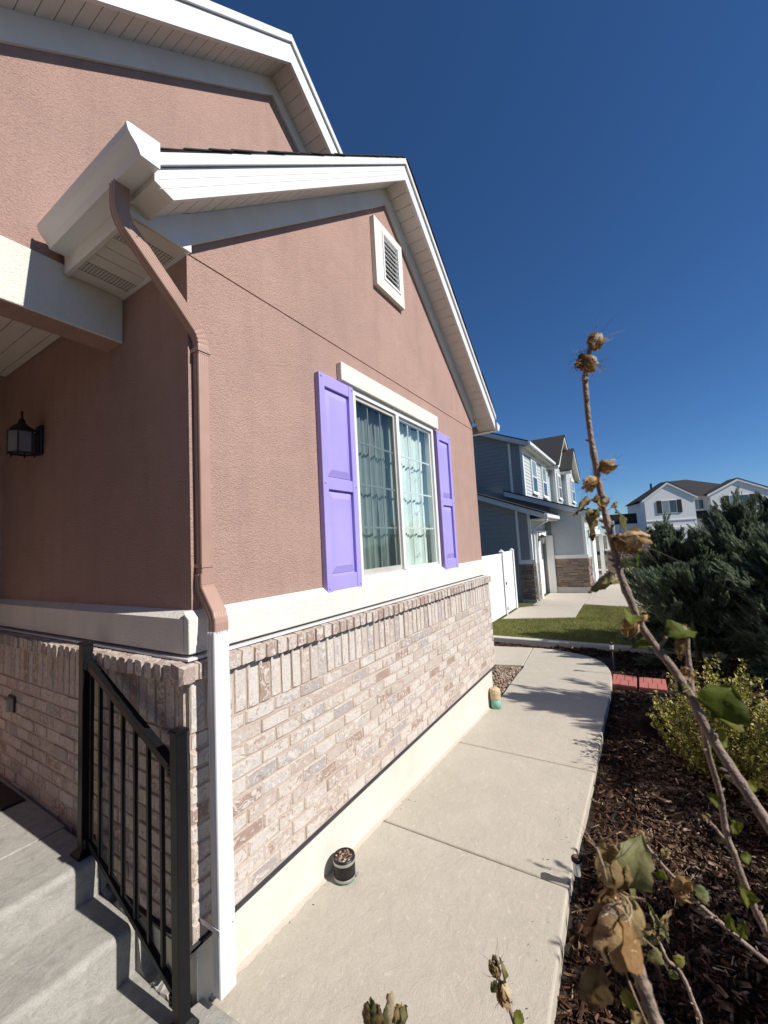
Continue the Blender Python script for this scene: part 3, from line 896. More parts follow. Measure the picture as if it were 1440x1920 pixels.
def spout(name, pts, mat, parent, w, d, plane, crimp=()):
    pts = [Vector(p) for p in pts]; n = len(pts)
    def f(i):
        t = (pts[min(i + 1, n - 1)] - pts[max(i - 1, 0)]).normalized()
        s = .955 if i in crimp else 1.0
        if plane == 'xz': A = Vector((-t.z, 0, t.x)); B = Vector((0, 1, 0))
        else: A = Vector((1, 0, 0)); B = Vector((0, -t.z, t.y))
        return [pts[i] + A * (a * s) + B * (b * s) for a, b in rsec(w, d)]
    mb = MB(); mb.sweep(pts, f)
    return mb.build(name, mat, parent)
DS = empty('downspout', (1.22, 1.75, .15)); attach(DS, H)
BX, BY = 1.224, 1.797
cv = [Vector((.83, 1.772, 3.64)), Vector((.83, 1.772, 3.57))]
for k in range(9):
    a = k / 8 * math.radians(43)
    cv.append(Vector((.83 + .13 * (1 - math.cos(a)), 1.773 + .001 * k, 3.545 - .13 * math.sin(a))))
e0 = cv[-1]
for k in range(1, 4): cv.append(e0.lerp(Vector((1.165, 1.79, 3.17)), k / 4))
for k in range(9):
    a = math.radians(43) * (1 - k / 8)
    cv.append(Vector((BX - .13 * (1 - math.cos(a)), BY, 3.06 + .13 * math.sin(a))))
cv.append(Vector((BX, BY, 3.02)))
spout('elbow', cv, M['brown_metal'], DS, .064, .056, 'xz', (3, 5, 7, 9, 15, 17, 19, 21))
spout('pipe', [(BX, BY, 3.028), (BX, BY, 1.90)], M['brown_metal'], DS, .061, .053, 'yz')
lo = [Vector((BX, BY, 1.925)), Vector((BX, BY, 1.88))]
for k in range(5):
    a = math.radians(38) * k / 4; lo.append(Vector((BX, BY - .05 * (1 - math.cos(a)), 1.875 - .05 * math.sin(a))))
l0 = lo[-1]; l1 = Vector((BX - .004, 1.70, 1.735))
lo += [l0.lerp(l1, .4), l1]
for k in range(1, 5):
    a = math.radians(38) * (1 - k / 4); lo.append(Vector((BX - .008, 1.687 + .05 * (1 - math.cos(a)) - .0, 1.70 + .045 * math.sin(a))))
lo.append(Vector((BX - .009, 1.687, 1.655)))
spout('elbow', lo, M['brown_metal'], DS, .074, .058, 'yz', (3, 5, 9, 11))
spout('pipe', [(1.213, 1.687, 1.662), (1.213, 1.687, .145)], M['white'], DS, .082, .058, 'yz')
def strap(name, x, y, z, w, d, mat, h=.018):
    mb = MB()
    mb.box(x - w / 2 - .003, x + w / 2 + .003, y - d / 2 - .003, y - d / 2 - .0005, z, z + h)
    mb.box(x - w / 2 - .003, x - w / 2 - .0005, y - d / 2 - .0003, YF - .002, z, z + h)
    mb.box(x + w / 2 + .0005, x + w / 2 + .003, y - d / 2 - .0003, YF - .002, z, z + h)
    mb.add([(x + w / 2 + .003, y - d / 2 - .002, z - .002), (x + w / 2 + .02, y - d / 2 + .008, z + h * .5), (x + w / 2 + .003, y - d / 2 - .002, z + h + .002)], [(0, 1, 2)])
    o = mb.build(name, mat, DS)
    MB().lathe((x + w * .28, y - d / 2 - .003, z + h / 2), [(.0045, 0), (.004, .002)], 8, (0, -1, 0)).build('screw', M['steel'], o)
    return o
strap('strap', BX, BY, 3.03, .066, .058, M['brown_metal'], .02)
strap('strap', BX, BY, 1.955, .061, .053, M['brown_metal'], .017)
strap('strap', 1.213, 1.687, .40, .082, .058, M['white'], .02)
box('outlet_cover', M['outlet'], H, 1.075, 1.13, 3.87, 3.97, .985, 1.075, .012)
box('outlet_flange', M['lantern'], H, 1.115, 1.128, 3.86, 3.98, .975, 1.085, .004)

# ---- wall lantern on the shaded wall
LN = empty('wall_lantern', (1.175, 3.62, 2.85), 'black hexagonal carriage lantern with frosted panes on the shaded porch wall', 'lantern')
lx, ly, lz0 = 1.06, 3.63, 2.80
box('backplate', M['lantern'], LN, 1.15, 1.174, 3.585, 3.675, 2.80, 3.02, .01)
MB().tube([(1.16, 3.63, 2.965), (1.12, 3.63, 2.985), (1.06, 3.63, 2.985)], .008, 8).build('arm', M['lantern'], LN, True)
MB().lathe((lx, ly, lz0), [(.008, .30), (.006, .255), (.02, .235), (.022, .215), (.055, .185), (.068, .165), (.064, .155)][::-1], 16).build('lantern_roof', M['lantern'], LN, True)
for k in range(6):
    a0_, a1_ = PI / 3 * k, PI / 3 * (k + 1)
    p0 = Vector((lx + .075 * math.cos(a0_), ly + .075 * math.sin(a0_), lz0)); p1 = Vector((lx + .075 * math.cos(a1_), ly + .075 * math.sin(a1_), lz0))
    q0 = p0 + Vector((0, 0, .15)); q1 = p1 + Vector((0, 0, .15))
    MB().prism([p0, p1, q1, q0], (lx * .0 + .0015 * math.cos((a0_ + a1_) / 2), .0015 * math.sin((a0_ + a1_) / 2), 0)).build('pane', M['frost'], LN)
    MB().tube([p0 + Vector((0, 0, -.02)), q0 + Vector((0, 0, .005))], .005, 6).build('corner_bar', M['lantern'], LN)
    MB().tube([p0 + Vector((0, 0, -.003)), p1 + Vector((0, 0, -.003))], .005, 6).build('ring_bar', M['lantern'], LN)
    MB().tube([q0, q1], .005, 6).build('ring_bar', M['lantern'], LN)

# ------------------------------------------------------------------ stair railing
RL = empty('stair_railing', (1.06, 2.2, .3), 'black metal stair railing with straight balusters beside the porch steps', 'railing')
bm_ = M['black_metal']
def post(x, y, z0, z1):
    h = .0255
    box('post', bm_, RL, x - h, x + h, y - h, y + h, z0 + .012, z1 - .02, .003)
    mb = MB(); mb.box(x - h - .006, x + h + .006, y - h - .006, y + h + .006, z1 - .02, z1 - .012); mb.prism([(x - h, y - h, z1 - .012), (x + h, y - h, z1 - .012), (x + h, y + h, z1 - .012), (x - h, y + h, z1 - .012)], (0, 0, .006))
    mb.add([(x - .02, y - .02, z1 - .006), (x + .02, y - .02, z1 - .006), (x + .02, y + .02, z1 - .006), (x - .02, y + .02, z1 - .006), (x, y, z1)], [(0, 1, 4), (1, 2, 4), (2, 3, 4), (3, 0, 4)])
    mb.build('post_cap', bm_, RL)
    mb = MB(); b = h + .022
    mb.add([(x - b, y - b, z0), (x + b, y - b, z0), (x + b, y + b, z0), (x - b, y + b, z0), (x - b, y - b, z0 + .012), (x + b, y - b, z0 + .012), (x + b, y + b, z0 + .012), (x - b, y + b, z0 + .012),
            (x - h, y - h, z0 + .03), (x + h, y - h, z0 + .03), (x + h, y + h, z0 + .03), (x - h, y + h, z0 + .03)],
           [(0, 1, 5, 4), (1, 2, 6, 5), (2, 3, 7, 6), (3, 0, 4, 7), (4, 5, 9, 8), (5, 6, 10, 9), (6, 7, 11, 10), (7, 4, 8, 11), (3, 2, 1, 0)])
    mb.build('post_base', bm_, RL)
RXX = 1.058
post(RXX, 1.755, .10, 1.28); post(RXX - .005, 2.605, .495, 1.585)
ra = .462
rt = lambda y: 1.175 + ra * (y - 1.90)
rb = lambda y: .268 + ra * (y - 1.88)
def sloped(name, fn, h, w, y0, y1):
    mb = MB(); mb.prism([(RXX - w / 2, y0, fn(y0) - h), (RXX - w / 2, y0, fn(y0)), (RXX - w / 2, y1, fn(y1)), (RXX - w / 2, y1, fn(y1) - h)], (w, 0, 0))
    return mb.build(name, bm_, RL, bev=.003)
sloped('handrail', rt, .042, .040, 1.782, 2.578)
sloped('bottom_rail', rb, .032, .026, 1.782, 2.578)
for y in (1.885, 1.993, 2.108, 2.222, 2.338, 2.452, 2.548):
    box('baluster', bm_, RL, RXX - .008, RXX + .008, y - .008, y + .008, rb(y) - .02, rt(y) - .02)
for (y, fn) in ((1.79, rt), (2.57, rt), (1.79, rb), (2.57, rb)):
    mb = MB(); mb.box(RXX - .024, RXX + .024, y - .016, y + .016, fn(y) - .048, fn(y) - .004)
    mb.lathe((RXX - .0245, y, fn(y) - .018), [(.005, 0), (.005, .003)], 8, (-1, 0, 0)); mb.lathe((RXX - .0245, y, fn(y) - .036), [(.005, 0), (.005, .003)], 8, (-1, 0, 0))
    mb.build('bracket', bm_, RL)

# ------------------------------------------------------------------ pipe stubs and path lights
P1 = empty('pipe_stub', (2.075, 1.70, 0), 'short black rubber capped pipe stub with steel clamps, full of brown debris', 'pipe')
c0 = (2.075, 1.705, gz(2.07) - .004)
MB().lathe(c0, [(.060, 0), (.060, .03), (.050, .03)], 24).build('pipe_end', M['green_pvc'], P1, True)
MB().lathe(c0, [(.066, .016), (.0665, .135), (.058, .137), (.056, .115)], 28).build('rubber_sleeve', M['rubber'], P1, True)
for zz in (.020, .108): MB().lathe(c0, [(.0675, zz), (.0690, zz + .001), (.0690, zz + .014), (.0675, zz + .015)], 28).build('clamp', M['steel'], P1)
mb = MB(); mb.box(c0[0] + .02, c0[0] + .045, c0[1] - .075, c0[1] - .06, c0[2] + .022, c0[2] + .034); mb.build('clamp_screw', M['steel'], P1)
tv = np.array([[-1, -1, 0], [1, -1, 0], [1, 1, 0], [-1, 1, 0], [0, 0, .5]], float); tf = np.array([[0, 1, 4], [1, 2, 4], [2, 3, 4], [3, 0, 4]])
n = 120; a = rng.uniform(0, 2 * PI, n); r = .055 * np.sqrt(rng.uniform(0, 1, n))
pos = np.stack([c0[0] + r * np.cos(a), c0[1] + r * np.sin(a), np.full(n, c0[2] + .118) + rng.uniform(0, .012, n)], 1)
tag(scatter('debris', tv, tf, pos, frames(rng.normal(size=(n, 3)) * [1, 1, .3], rng.uniform(0, 6, n)), rng.uniform(.004, .011, (n, 3)), M['rust'], P1), kind='stuff')
P2 = empty('pipe_stub', (5.25, 1.72, -.12), 'short green cleanout pipe wrapped in weathered tan tape at the wall corner', 'pipe')
c1 = (5.27, 1.735, gz(5.27) - .005)
MB().lathe(c1, [(.062, 0), (.062, .13), (.055, .132)], 22).build('pipe_end', M['green_pvc'], P2, True)
MB().lathe(c1, [(.064, .115), (.069, .13), (.067, .17), (.071, .20), (.066, .235), (.060, .245), (.035, .25), (.018, .262), (.01, .27)], 14).build('tape_wrap', M['tan_cap'], P2)

def pathlight(x, y, z, h, label, r=.021):
    t = empty('path_light', (x, y, z), label, 'path light', 'solar stake lights along the path')
    MB().lathe((x, y, z - .06), [(.004, 0), (.008, .05), (.008, h - .075 + .06 - .02)], 10).build('stake', M['black_metal'], t, True)
    MB().lathe((x, y, z + h - .10), [(r * .8, 0), (r * .86, .005), (r * .86, .072), (r * .8, .075)], 18).build('lens', M['clear'], t, True)
    MB().lathe((x, y, z + h - .025), [(r, 0), (r * 1.12, .004), (r * 1.12, .018), (r * .9, .025)], 20).build('cap', M['black_metal'], t, True)
    MB().lathe((x, y, z + h + .0005), [(r * .6, 0), (r * .58, .002)], 16).build('solar_cell', M['lightcap'], t, True)
    MB().lathe((x, y, z + h - .118), [(r * .5, 0), (r * .9, .012), (r * .9, .02)], 14).build('collar', M['black_metal'], t, True)
pathlight(2.70, .478, -.085, .225, 'black solar path light with amber top at the near path edge', .024)
pathlight(7.55, .52, -.33, .60, 'black solar path light on a tall stake beside the red edging blocks', .032)

# ------------------------------------------------------------------ lawn, kerb, driveway, gravel, edging
G = -.27
kb = MB(); pts = [(9.56, -6.0), (9.58, 0.0), (9.62, 2.0), (9.66, 4.3)]
for (xa, ya), (xb, yb) in zip(pts, pts[1:]):
    kb.add([(xa, ya, -.42), (xa + .16, ya, -.42), (xb + .16, yb, -.42), (xb, yb, -.42), (xa, ya, -.262), (xa + .16, ya, -.258), (xb + .16, yb, -.258), (xb, yb, -.262)],
           [(0, 1, 5, 4), (1, 2, 6, 5), (2, 3, 7, 6), (3, 0, 4, 7), (4, 5, 6, 7), (3, 2, 1, 0)])
tag(kb.build('kerb', M['kerb'], bev=.02), kind='structure')
lw = MB(); lw.face([(9.74, -9, G - .012), (40, -9, G - .012), (40, 12, G - .012), (9.74, 12, G - .012)])
tag(lw.build('lawn', M['lawn'], fix=False), kind='structure')
dv = empty('driveway', (15, 2, G), kind='structure')
tg = lambda x, y: G + .01
slab('slab', [(11.9, 3.55), (12.6, 1.70), (14.72, 1.74), (14.6, 3.0), (14.0, 3.55)], M['path'], dv, tg, .12, .01)
slab('slab', [(14.74, 1.74), (15.06, 1.74), (17.99, 1.76), (17.99, 3.26), (14.62, 3.26), (14.62, 3.0)], M['path'], dv, tg, .12, .01)
slab('slab', [(15.07, 1.725), (14.86, .80), (14.6, -3), (18.0, -3), (18.02, 1.745)], M['path'], dv, tg, .12, .01)
slab('slab', [(18.03, 1.745), (18.01, -3), (32, -3), (32, 1.765)], M['path'], dv, tg, .12, .01)

def inpoly(px_, py_, poly):
    c = np.zeros(len(px_), bool); n = len(poly)
    for i in range(n):
        x1, y1 = poly[i]; x2, y2 = poly[(i + 1) % n]
        c ^= ((y1 > py_) != (y2 > py_)) & (px_ < (x2 - x1) * (py_ - y1) / (y2 - y1 + 1e-12) + x1)
    return c
n = 120000
gx = rng.uniform(9.74, 15.2, n); gy = rng.uniform(-1.6, 3.9, n)
blk = inpoly(gx, gy, [(11.9, 3.56), (12.6, 1.69), (15.06, 1.73), (14.86, .80), (14.6, -3), (18, -3), (18, 5), (11.9, 5)])
gx, gy = gx[~blk], gy[~blk]; n = len(gx)
tvg = np.array([[0, -.5, 0], [0, .5, 0], [1, .0, .0]], float); tfg = np.array([[0, 1, 2]])
dg = np.stack([rng.normal(0, .45, n), rng.normal(0, .45, n), np.ones(n)], 1)
tag(scatter('grass', tvg, tfg, np.stack([gx, gy, np.full(n, G - .012)], 1), frames(dg, rng.uniform(0, 6.28, n)), np.stack([rng.uniform(.028, .06, n), rng.uniform(.007, .013, n), np.ones(n)], 1), M['grass']), kind='stuff')

gi = np.array([[0.,0,1],[.8944,0,.4472],[.2764,.8507,.4472],[-.7236,.5257,.4472],[-.7236,-.5257,.4472],[.2764,-.8507,.4472],[.7236,.5257,-.4472],[-.2764,.8507,-.4472],[-.8944,0,-.4472],[-.2764,-.8507,-.4472],[.7236,-.5257,-.4472],[0,0,-1]])
gf = np.array([[0,1,2],[0,2,3],[0,3,4],[0,4,5],[0,5,1],[1,6,2],[2,7,3],[3,8,4],[4,9,5],[5,10,1],[6,7,2],[7,8,3],[8,9,4],[9,10,5],[10,6,1],[11,7,6],[11,8,7],[11,9,8],[11,10,9],[11,6,10]])
n = 6500
px_ = rng.uniform(5.4, 7.5, n); py_ = rng.uniform(1.8, 4.0, n)
k = inpoly(px_, py_, [(5.42, 1.83), (6.0, 1.86), (6.9, 1.91), (7.40, 1.93), (7.46, 2.0), (7.42, 2.15), (7.34, 2.4), (7.28, 2.9), (7.26, 4.0), (5.42, 4.0)])
px_, py_ = px_[k], py_[k]; n = len(px_)
sc_ = rng.uniform(.010, .022, n)
tag(scatter('gravel', gi, gf, np.stack([px_, py_, gz(px_) - .055 + rng.uniform(0, .03, n)], 1), frames(rng.normal(size=(n, 3)), rng.uniform(0, 6, n)), np.stack([sc_ * rng.uniform(.8, 1.6, n), sc_ * rng.uniform(.7, 1.2, n), sc_ * rng.uniform(.5, .9, n)], 1), M['gravel'], None, 3, True), kind='stuff')
gb = MB(); gb.face([(5.35, 1.8, gz(5.35) - .06), (7.5, 1.8, gz(7.5) - .06), (7.5, 4.1, gz(7.5) - .06), (5.35, 4.1, gz(5.35) - .06)])
tag(gb.build('gravel_patch', M['chips'], fix=False), kind='structure')

for (ya, yb, lab) in ((.535, .215, 'dusty red scored edging block touching the path edge'), (.185, -.155, 'dusty red scored edging block farther from the path under the shrubs')):
    xm = 7.3; zt = gz(xm) - .012
    t = empty('edging_block', (xm, (ya + yb) / 2, zt - .07), lab, 'paver', 'red scored edging blocks laid end to end')
    box('base', M['redblock'], t, 7.05, 7.55, yb, ya, zt - .09, zt - .010, .004)
    w = (ya - yb) / 3
    for r_ in range(2):
        for c in range(4):
            a = yb + w * (c - (.5 if r_ else 0)); b_ = min(a + w, ya); a = max(a, yb)
            if b_ - a < .02: continue
            box('scored_unit', M['redblock'], t, 7.052 + r_ * .25, 7.298 + r_ * .25, a + .003, b_ - .003, zt - .0098, zt + random.uniform(-.001, .002), .003)

# ------------------------------------------------------------------ mulch
tvm = np.array([[-1, -1, -.6], [-1, 1, -.6], [-1, .1, .7], [1, -.8, -.5], [1, .7, -.6], [1, 0, .5]], float)
tfm = np.array([[0, 1, 2], [3, 5, 4], [0, 2, 5], [0, 5, 3], [1, 4, 5], [1, 5, 2]])
n = 52000
u = rng.uniform(0, 1, n)
mx_ = .5 * (9.6 / .5) ** u
my_ = .53 - rng.uniform(0, 1, n) ** 1.15 * np.clip(.45 * mx_ + .9, .9, 4.2)
edge = np.interp(mx_, [0, 1.9, 7.1, 7.98, 8.5, 8.8, 9.0, 9.6], [.44, .49, .51, .62, .84, 1.22, 1.9, 3.8])
far = rng.uniform(size=n) < .06
mx_ = np.where(far, rng.uniform(8.6, 9.6, n), mx_); my_ = np.where(far, rng.uniform(.3, 4.0, n), my_)
edge = np.where(far & (mx_ > 8.98), 4.2, edge)
ok = my_ < np.where(mx_ > 8.98, 4.2, edge - .012)
ok &= ~((mx_ > 7.03) & (mx_ < 7.57) & (my_ > -.17))
mx_, my_ = mx_[ok], my_[ok]; n = len(mx_)
s_ = np.clip(rng.lognormal(-4.35, .45, n), .004, .035) * np.interp(mx_, [.5, 3, 9], [.85, 1.1, 1.6])
tag(scatter('mulch', tvm, tfm, np.stack([mx_, my_, bedz(mx_, my_) + rng.uniform(.0, .022, n)], 1), frames(np.stack([rng.normal(0, 1, n), rng.normal(0, 1, n), rng.normal(0, .28, n)], 1), rng.uniform(0, 6, n)),
            np.stack([s_ * rng.uniform(.8, 2.2, n), s_ * rng.uniform(.2, .42, n), s_ * rng.uniform(.18, .35, n)], 1), M['mulch']), kind='stuff')
n = 5200
cx_ = rng.normal(3.9, .95, n); cy_ = .2 - np.abs(rng.normal(0, .55, n)) - (cx_ < 3.2) * .25
far = rng.uniform(size=n) < .18; cx_ = np.where(far, rng.uniform(6.4, 8.2, n), cx_); cy_ = np.where(far, rng.uniform(-.8, .5, n), cy_)
ok = ~((cx_ > 7.03) & (cx_ < 7.57) & (cy_ > -.17)) & (cx_ > .8)
cx_, cy_ = cx_[ok], cy_[ok]; n = len(cx_)
s_ = rng.uniform(.010, .022, n)
tag(scatter('wood_chips', tvm, tfm, np.stack([cx_, cy_, bedz(cx_, cy_) + rng.uniform(.012, .03, n)], 1), frames(np.stack([rng.normal(0, 1, n), rng.normal(0, 1, n), rng.normal(0, .2, n)], 1), rng.uniform(0, 6, n)),
            np.stack([s_ * rng.uniform(1, 2.2, n), s_ * rng.uniform(.3, .7, n), s_ * rng.uniform(.2, .35, n)], 1), M['chips']), kind='stuff')

n = 150
lx_ = rng.uniform(1.3, 8.6, n); ly_ = np.where(rng.uniform(size=n) < .7, np.clip(.56 + np.abs(rng.normal(0, .10, n)), .55, 1.7), 1.79 - np.abs(rng.normal(0, .05, n)))
ly_ = np.where(lx_ > 7.0, np.clip(ly_, .95, 1.6), ly_)
s_ = rng.uniform(.0015, .0048, n)
tag(scatter('mulch_crumbs', tvm, tfm, np.stack([lx_, ly_, gz(lx_) + s_ * .3], 1), frames(np.stack([rng.normal(0, 1, n), rng.normal(0, 1, n), rng.normal(0, .1, n)], 1), rng.uniform(0, 6, n)), np.stack([s_ * 1.6, s_ * .5, s_ * .35], 1), M['mulch']), kind='stuff')

# ------------------------------------------------------------------ shrubs
def spray_template():
    V, T = [], []
    def rh(p, d, L, w):
        d = np.array(d, float); d /= np.linalg.norm(d)
        s = np.cross(d, [0, 0, 1.0]); nn = np.linalg.norm(s); s = s / nn if nn > 1e-4 else np.array([0, 1, 0.])
        p = np.array(p, float); i = len(V)
        V.extend([p, p + d * L * .45 + s * w, p + d * L, p + d * L * .45 - s * w]); T.extend([[i, i + 1, i + 2], [i, i + 2, i + 3]])
    r = random.Random(3)
    for k in range(6):
        t = .08 + k * .145
        L = .36 * (1 - t) ** .7 + .10
        for s in (-1, 1):
            rh((t, 0, 0), (.85 + r.uniform(-.1, .1), s * (.62 + r.uniform(-.12, .12)), r.uniform(-.25, .35)), L * r.uniform(.8, 1.15), .050)
    rh((0, 0, 0), (1, 0, .02), .6, .02); rh((.5, 0, 0), (1, 0, .05), .55, .034)
    return np.array(V), np.array(T)
SV, ST = spray_template()
def juniper(cx, cy, Hh, Rr, label, seed, nl=95, per=30, lean=(0, 0)):
    per = int(per * 1.9)
    r = np.random.default_rng(seed)
    z0 = float(bedz(np.array(cx), np.array(cy))) if cx < 9.6 else G
    t = empty('juniper_shrub', (cx, cy, z0), label, 'juniper', 'dark junipers at the end of the bed')
    MB().tube([(cx, cy, z0 - .05), (cx + .03, cy + .02, z0 + Hh * .4), (cx + lean[0] * .6, cy + lean[1] * .6, z0 + Hh * .8)], [.06, .04, .015], 8).build('trunk', M['trunk'], t, True)
    P, D, Sc = [], [], []
    for i in range(nl):
        tt = (i + r.uniform(0, 1)) / nl
        az = i * 2.399 + r.uniform(-.5, .5)
        env = Rr * (1 - tt) ** 1.1 * r.uniform(.66, 1.18) + .07
        zs = Hh * tt * .82
        el = math.radians((r.uniform(30, 56) if tt > .14 else r.uniform(2, 26)) + 24 * tt)
        d = np.array([math.cos(az) * math.cos(el), math.sin(az) * math.cos(el), math.sin(el)])
        L = env / max(.25, math.cos(el))
        L = min(L, (Hh * 1.02 - zs) / d[2]) if d[2] > 0 else L
        o = np.array([cx + lean[0] * tt, cy + lean[1] * tt, z0 + zs + .03])
        m_ = int(per * (.45 + .75 * L / Rr))
        u = r.uniform(.38, 1.0, m_) ** .8
        off = r.normal(0, .075, (m_, 3)) * (1.15 - u)[:, None] * L / .8
        droop = np.stack([np.zeros(m_), np.zeros(m_), -.10 * (u ** 2) * L], 1)
        P.append(o + d[None] * (L * u)[:, None] + off + droop)
        D.append(d[None] + r.normal(0, .24, (m_, 3)) + np.array([-.05, .22, .25]))
        Sc.append(r.uniform(.085, .17, m_) * (1.2 - .4 * u))
    # a pointed leader
    m_ = 90
    zz = r.uniform(.62, 1.0, m_)
    P.append(np.stack([cx + lean[0] * zz + r.normal(0, .03, m_), cy + lean[1] * zz + r.normal(0, .03, m_), z0 + Hh * zz], 1)); D.append(np.stack([r.normal(0, .35, m_), r.normal(0, .35, m_), np.ones(m_)], 1)); Sc.append(r.uniform(.08, .17, m_))
    P, D, Sc = np.concatenate(P), np.concatenate(D), np.concatenate(Sc)
    scatter('foliage', SV, ST, P, frames(D, r.uniform(0, 6.28, len(P))), np.stack([Sc * 1.45, Sc * .75, Sc * .75], 1), M['juniper'], t)
juniper(10.35, -.50, 2.52, .85, 'slim pale tipped juniper spire in front of the white house gable', 1, 130, 44)
juniper(10.0, -.98, 2.26, .78, 'short juniper spire between the two taller ones under the far window', 2, 110, 40)
juniper(10.5, -1.72, 2.92, 1.12, 'broad tall dark juniper covering the white house garage', 3, 150, 48)
juniper(10.9, -2.45, 3.1, 1.1, 'tall juniper at the right frame edge under the right white gable', 8, 120, 42)
juniper(8.95, -2.1, 2.2, 1.35, 'low spreading dark juniper behind the yellow shrub at the frame edge', 4, 170, 50)
juniper(9.15, -.72, 1.62, 1.15, 'low bushy juniper skirt beside the kerb, left of the spires', 6, 140, 48)
juniper(8.05, -1.72, 1.15, .72, 'lowest juniper hugging the bed behind the yellow shrub', 7, 80, 40)
juniper(6.1, -2.5, 3.85, 1.35, 'tall juniper beyond the right frame edge shading the path bend', 5, 130, 34)

LV = np.array([[0, 0, 0], [.3, .26, .05], [.72, .24, .04], [1, 0, -.04], [.72, -.24, .04], [.3, -.26, .05], [.5, 0, -.05]], float)
LT = np.array([[0, 1, 6], [1, 2, 6], [2, 3, 6], [3, 4, 6], [4, 5, 6], [5, 0, 6]])
LV[:, 2] *= 1.2
def euonymus(cx, cy, Hh, Rr, label, seed, ns=70, nlv=62, ls=.034):
    r = np.random.default_rng(seed)
    z0 = float(bedz(np.array(cx), np.array(cy)))
    t = empty('euonymus_shrub', (cx, cy, z0), label, 'shrub', 'yellow variegated euonymus shrubs')
    mb = MB(); P, D = [], []
    for i in range(ns):
        a = i * 2.399; rr = Rr * math.sqrt((i + .5) / ns)
        hx = Hh * (1 - .55 * (rr / Rr) ** 1.6) * r.uniform(.72, 1.12)
        b0 = np.array([cx + math.cos(a) * rr * .35, cy + math.sin(a) * rr * .35, z0])
        tip = np.array([cx + math.cos(a) * rr * 1.05, cy + math.sin(a) * rr * 1.05, z0 + hx])
        mid = (b0 + tip) / 2 + np.array([math.cos(a), math.sin(a), -.2]) * .12 * rr
        mb.tube([b0, mid, tip], [.006, .004, .002], 4)
        u = r.uniform(.08, 1.0, nlv)
        c = ((1 - u) ** 2)[:, None] * b0 + (2 * u * (1 - u))[:, None] * mid + (u ** 2)[:, None] * tip
        P.append(c + r.normal(0, .017, (nlv, 3)))
        az = r.uniform(0, 6.28, nlv)
        D.append(np.stack([np.cos(az), np.sin(az), r.uniform(.1, 1.3, nlv)], 1) + .35 * (tip - b0))
    mb.build('stem', M['trunk'], t)
    P, D = np.concatenate(P), np.concatenate(D); m_ = len(P); s = r.uniform(.7, 1.25, m_) * ls
    scatter('foliage', LV, LT, P, frames(D, r.uniform(-1, 1, m_)), np.stack([s, s, s], 1), M['euonymus'], t)
euonymus(4.72, -.50, 1.02, .58, 'bushy yellow green variegated shrub in front of the dark junipers', 21, 85, 150, .031)
euonymus(3.9, -.98, .88, .46, 'yellow variegated shrub cut by the right frame edge beside the bigger one', 22, 70, 120, .033)
euonymus(2.42, -.98, .98, .62, 'variegated shrub with large pale leaves at the lower right corner', 23, 80, 62, .042)
euonymus(1.75, -1.12, 1.32, .52, 'variegated shrub hidden behind the woody stems near the camera', 24, 90, 110, .050)
euonymus(2.45, -1.55, 1.62, .55, 'tall dense variegated shrub behind the corner shrub, outside the right edge', 27, 90, 120, .055)
euonymus(2.95, -1.30, 1.62, .45, 'tall variegated shrub outside the right edge whose tips shade the path', 25, 60, 60, .055)
euonymus(4.25, -1.62, 1.95, .45, 'tallest variegated shrub beyond the right frame edge', 26, 60, 60, .055)

def tuft(cx, cy, Rr, Hh, nb, mat, name, label, cat):
    z0 = float(bedz(np.array(cx), np.array(cy)))
    t = empty(name, (cx, cy, z0), label, cat)
    r = np.random.default_rng(9)
    tv = np.array([[0, -1, 0], [0, 1, 0], [.5, .7, .12], [.5, -.7, .12], [1, 0, -.1]], float); tf = np.array([[0, 1, 2], [0, 2, 3], [3, 2, 4]])
    a = r.uniform(0, 6.28, nb); el = r.uniform(.05, 1.4, nb); rr = r.uniform(0, .25, nb) * Rr
    P = np.stack([cx + rr * np.cos(a), cy + rr * np.sin(a), np.full(nb, z0)], 1)
    L = r.uniform(.6, 1.1, nb) * np.where(el > .8, Hh, Rr)
    scatter('blades', tv, tf, P, frames(np.stack([np.cos(a) * np.cos(el), np.sin(a) * np.cos(el), np.sin(el)], 1), r.uniform(-.4, .4, nb)), np.stack([L, np.full(nb, .0028), L], 1), mat, t)
tuft(5.55, -.02, .34, .30, 2600, M['deadgrass'], 'ornamental_grass', 'low russet mound of dead grass in the shaded bed', 'grass clump')

def leafball(name, label, cx, cy, z0, Rr, Hh, nlv, mat, ls, seed):
    r = np.random.default_rng(seed)
    t = empty(name, (cx, cy, z0), label, 'shrub')
    d = r.normal(size=(nlv, 3)); d /= np.linalg.norm(d, axis=1, keepdims=True)
    rad = r.uniform(.35, 1.0, nlv) ** .5 * (1 + .22 * np.sin(d[:, 0] * 7 + seed) * np.cos(d[:, 1] * 6))
    P = np.stack([cx + d[:, 0] * rad * Rr, cy + d[:, 1] * rad * Rr, z0 + Hh * .5 + d[:, 2] * rad * Hh * .5], 1)
    s = r.uniform(.6, 1.3, nlv) * ls
    scatter('foliage', LV, LT, P, frames(d + r.normal(0, .6, (nlv, 3)), r.uniform(0, 6, nlv)), np.stack([s, s, s], 1), mat, t)
    MB().tube([(cx, cy, z0 - .05), (cx, cy, z0 + Hh * .5)], [.03, .015], 6).build('stem', M['trunk'], t)

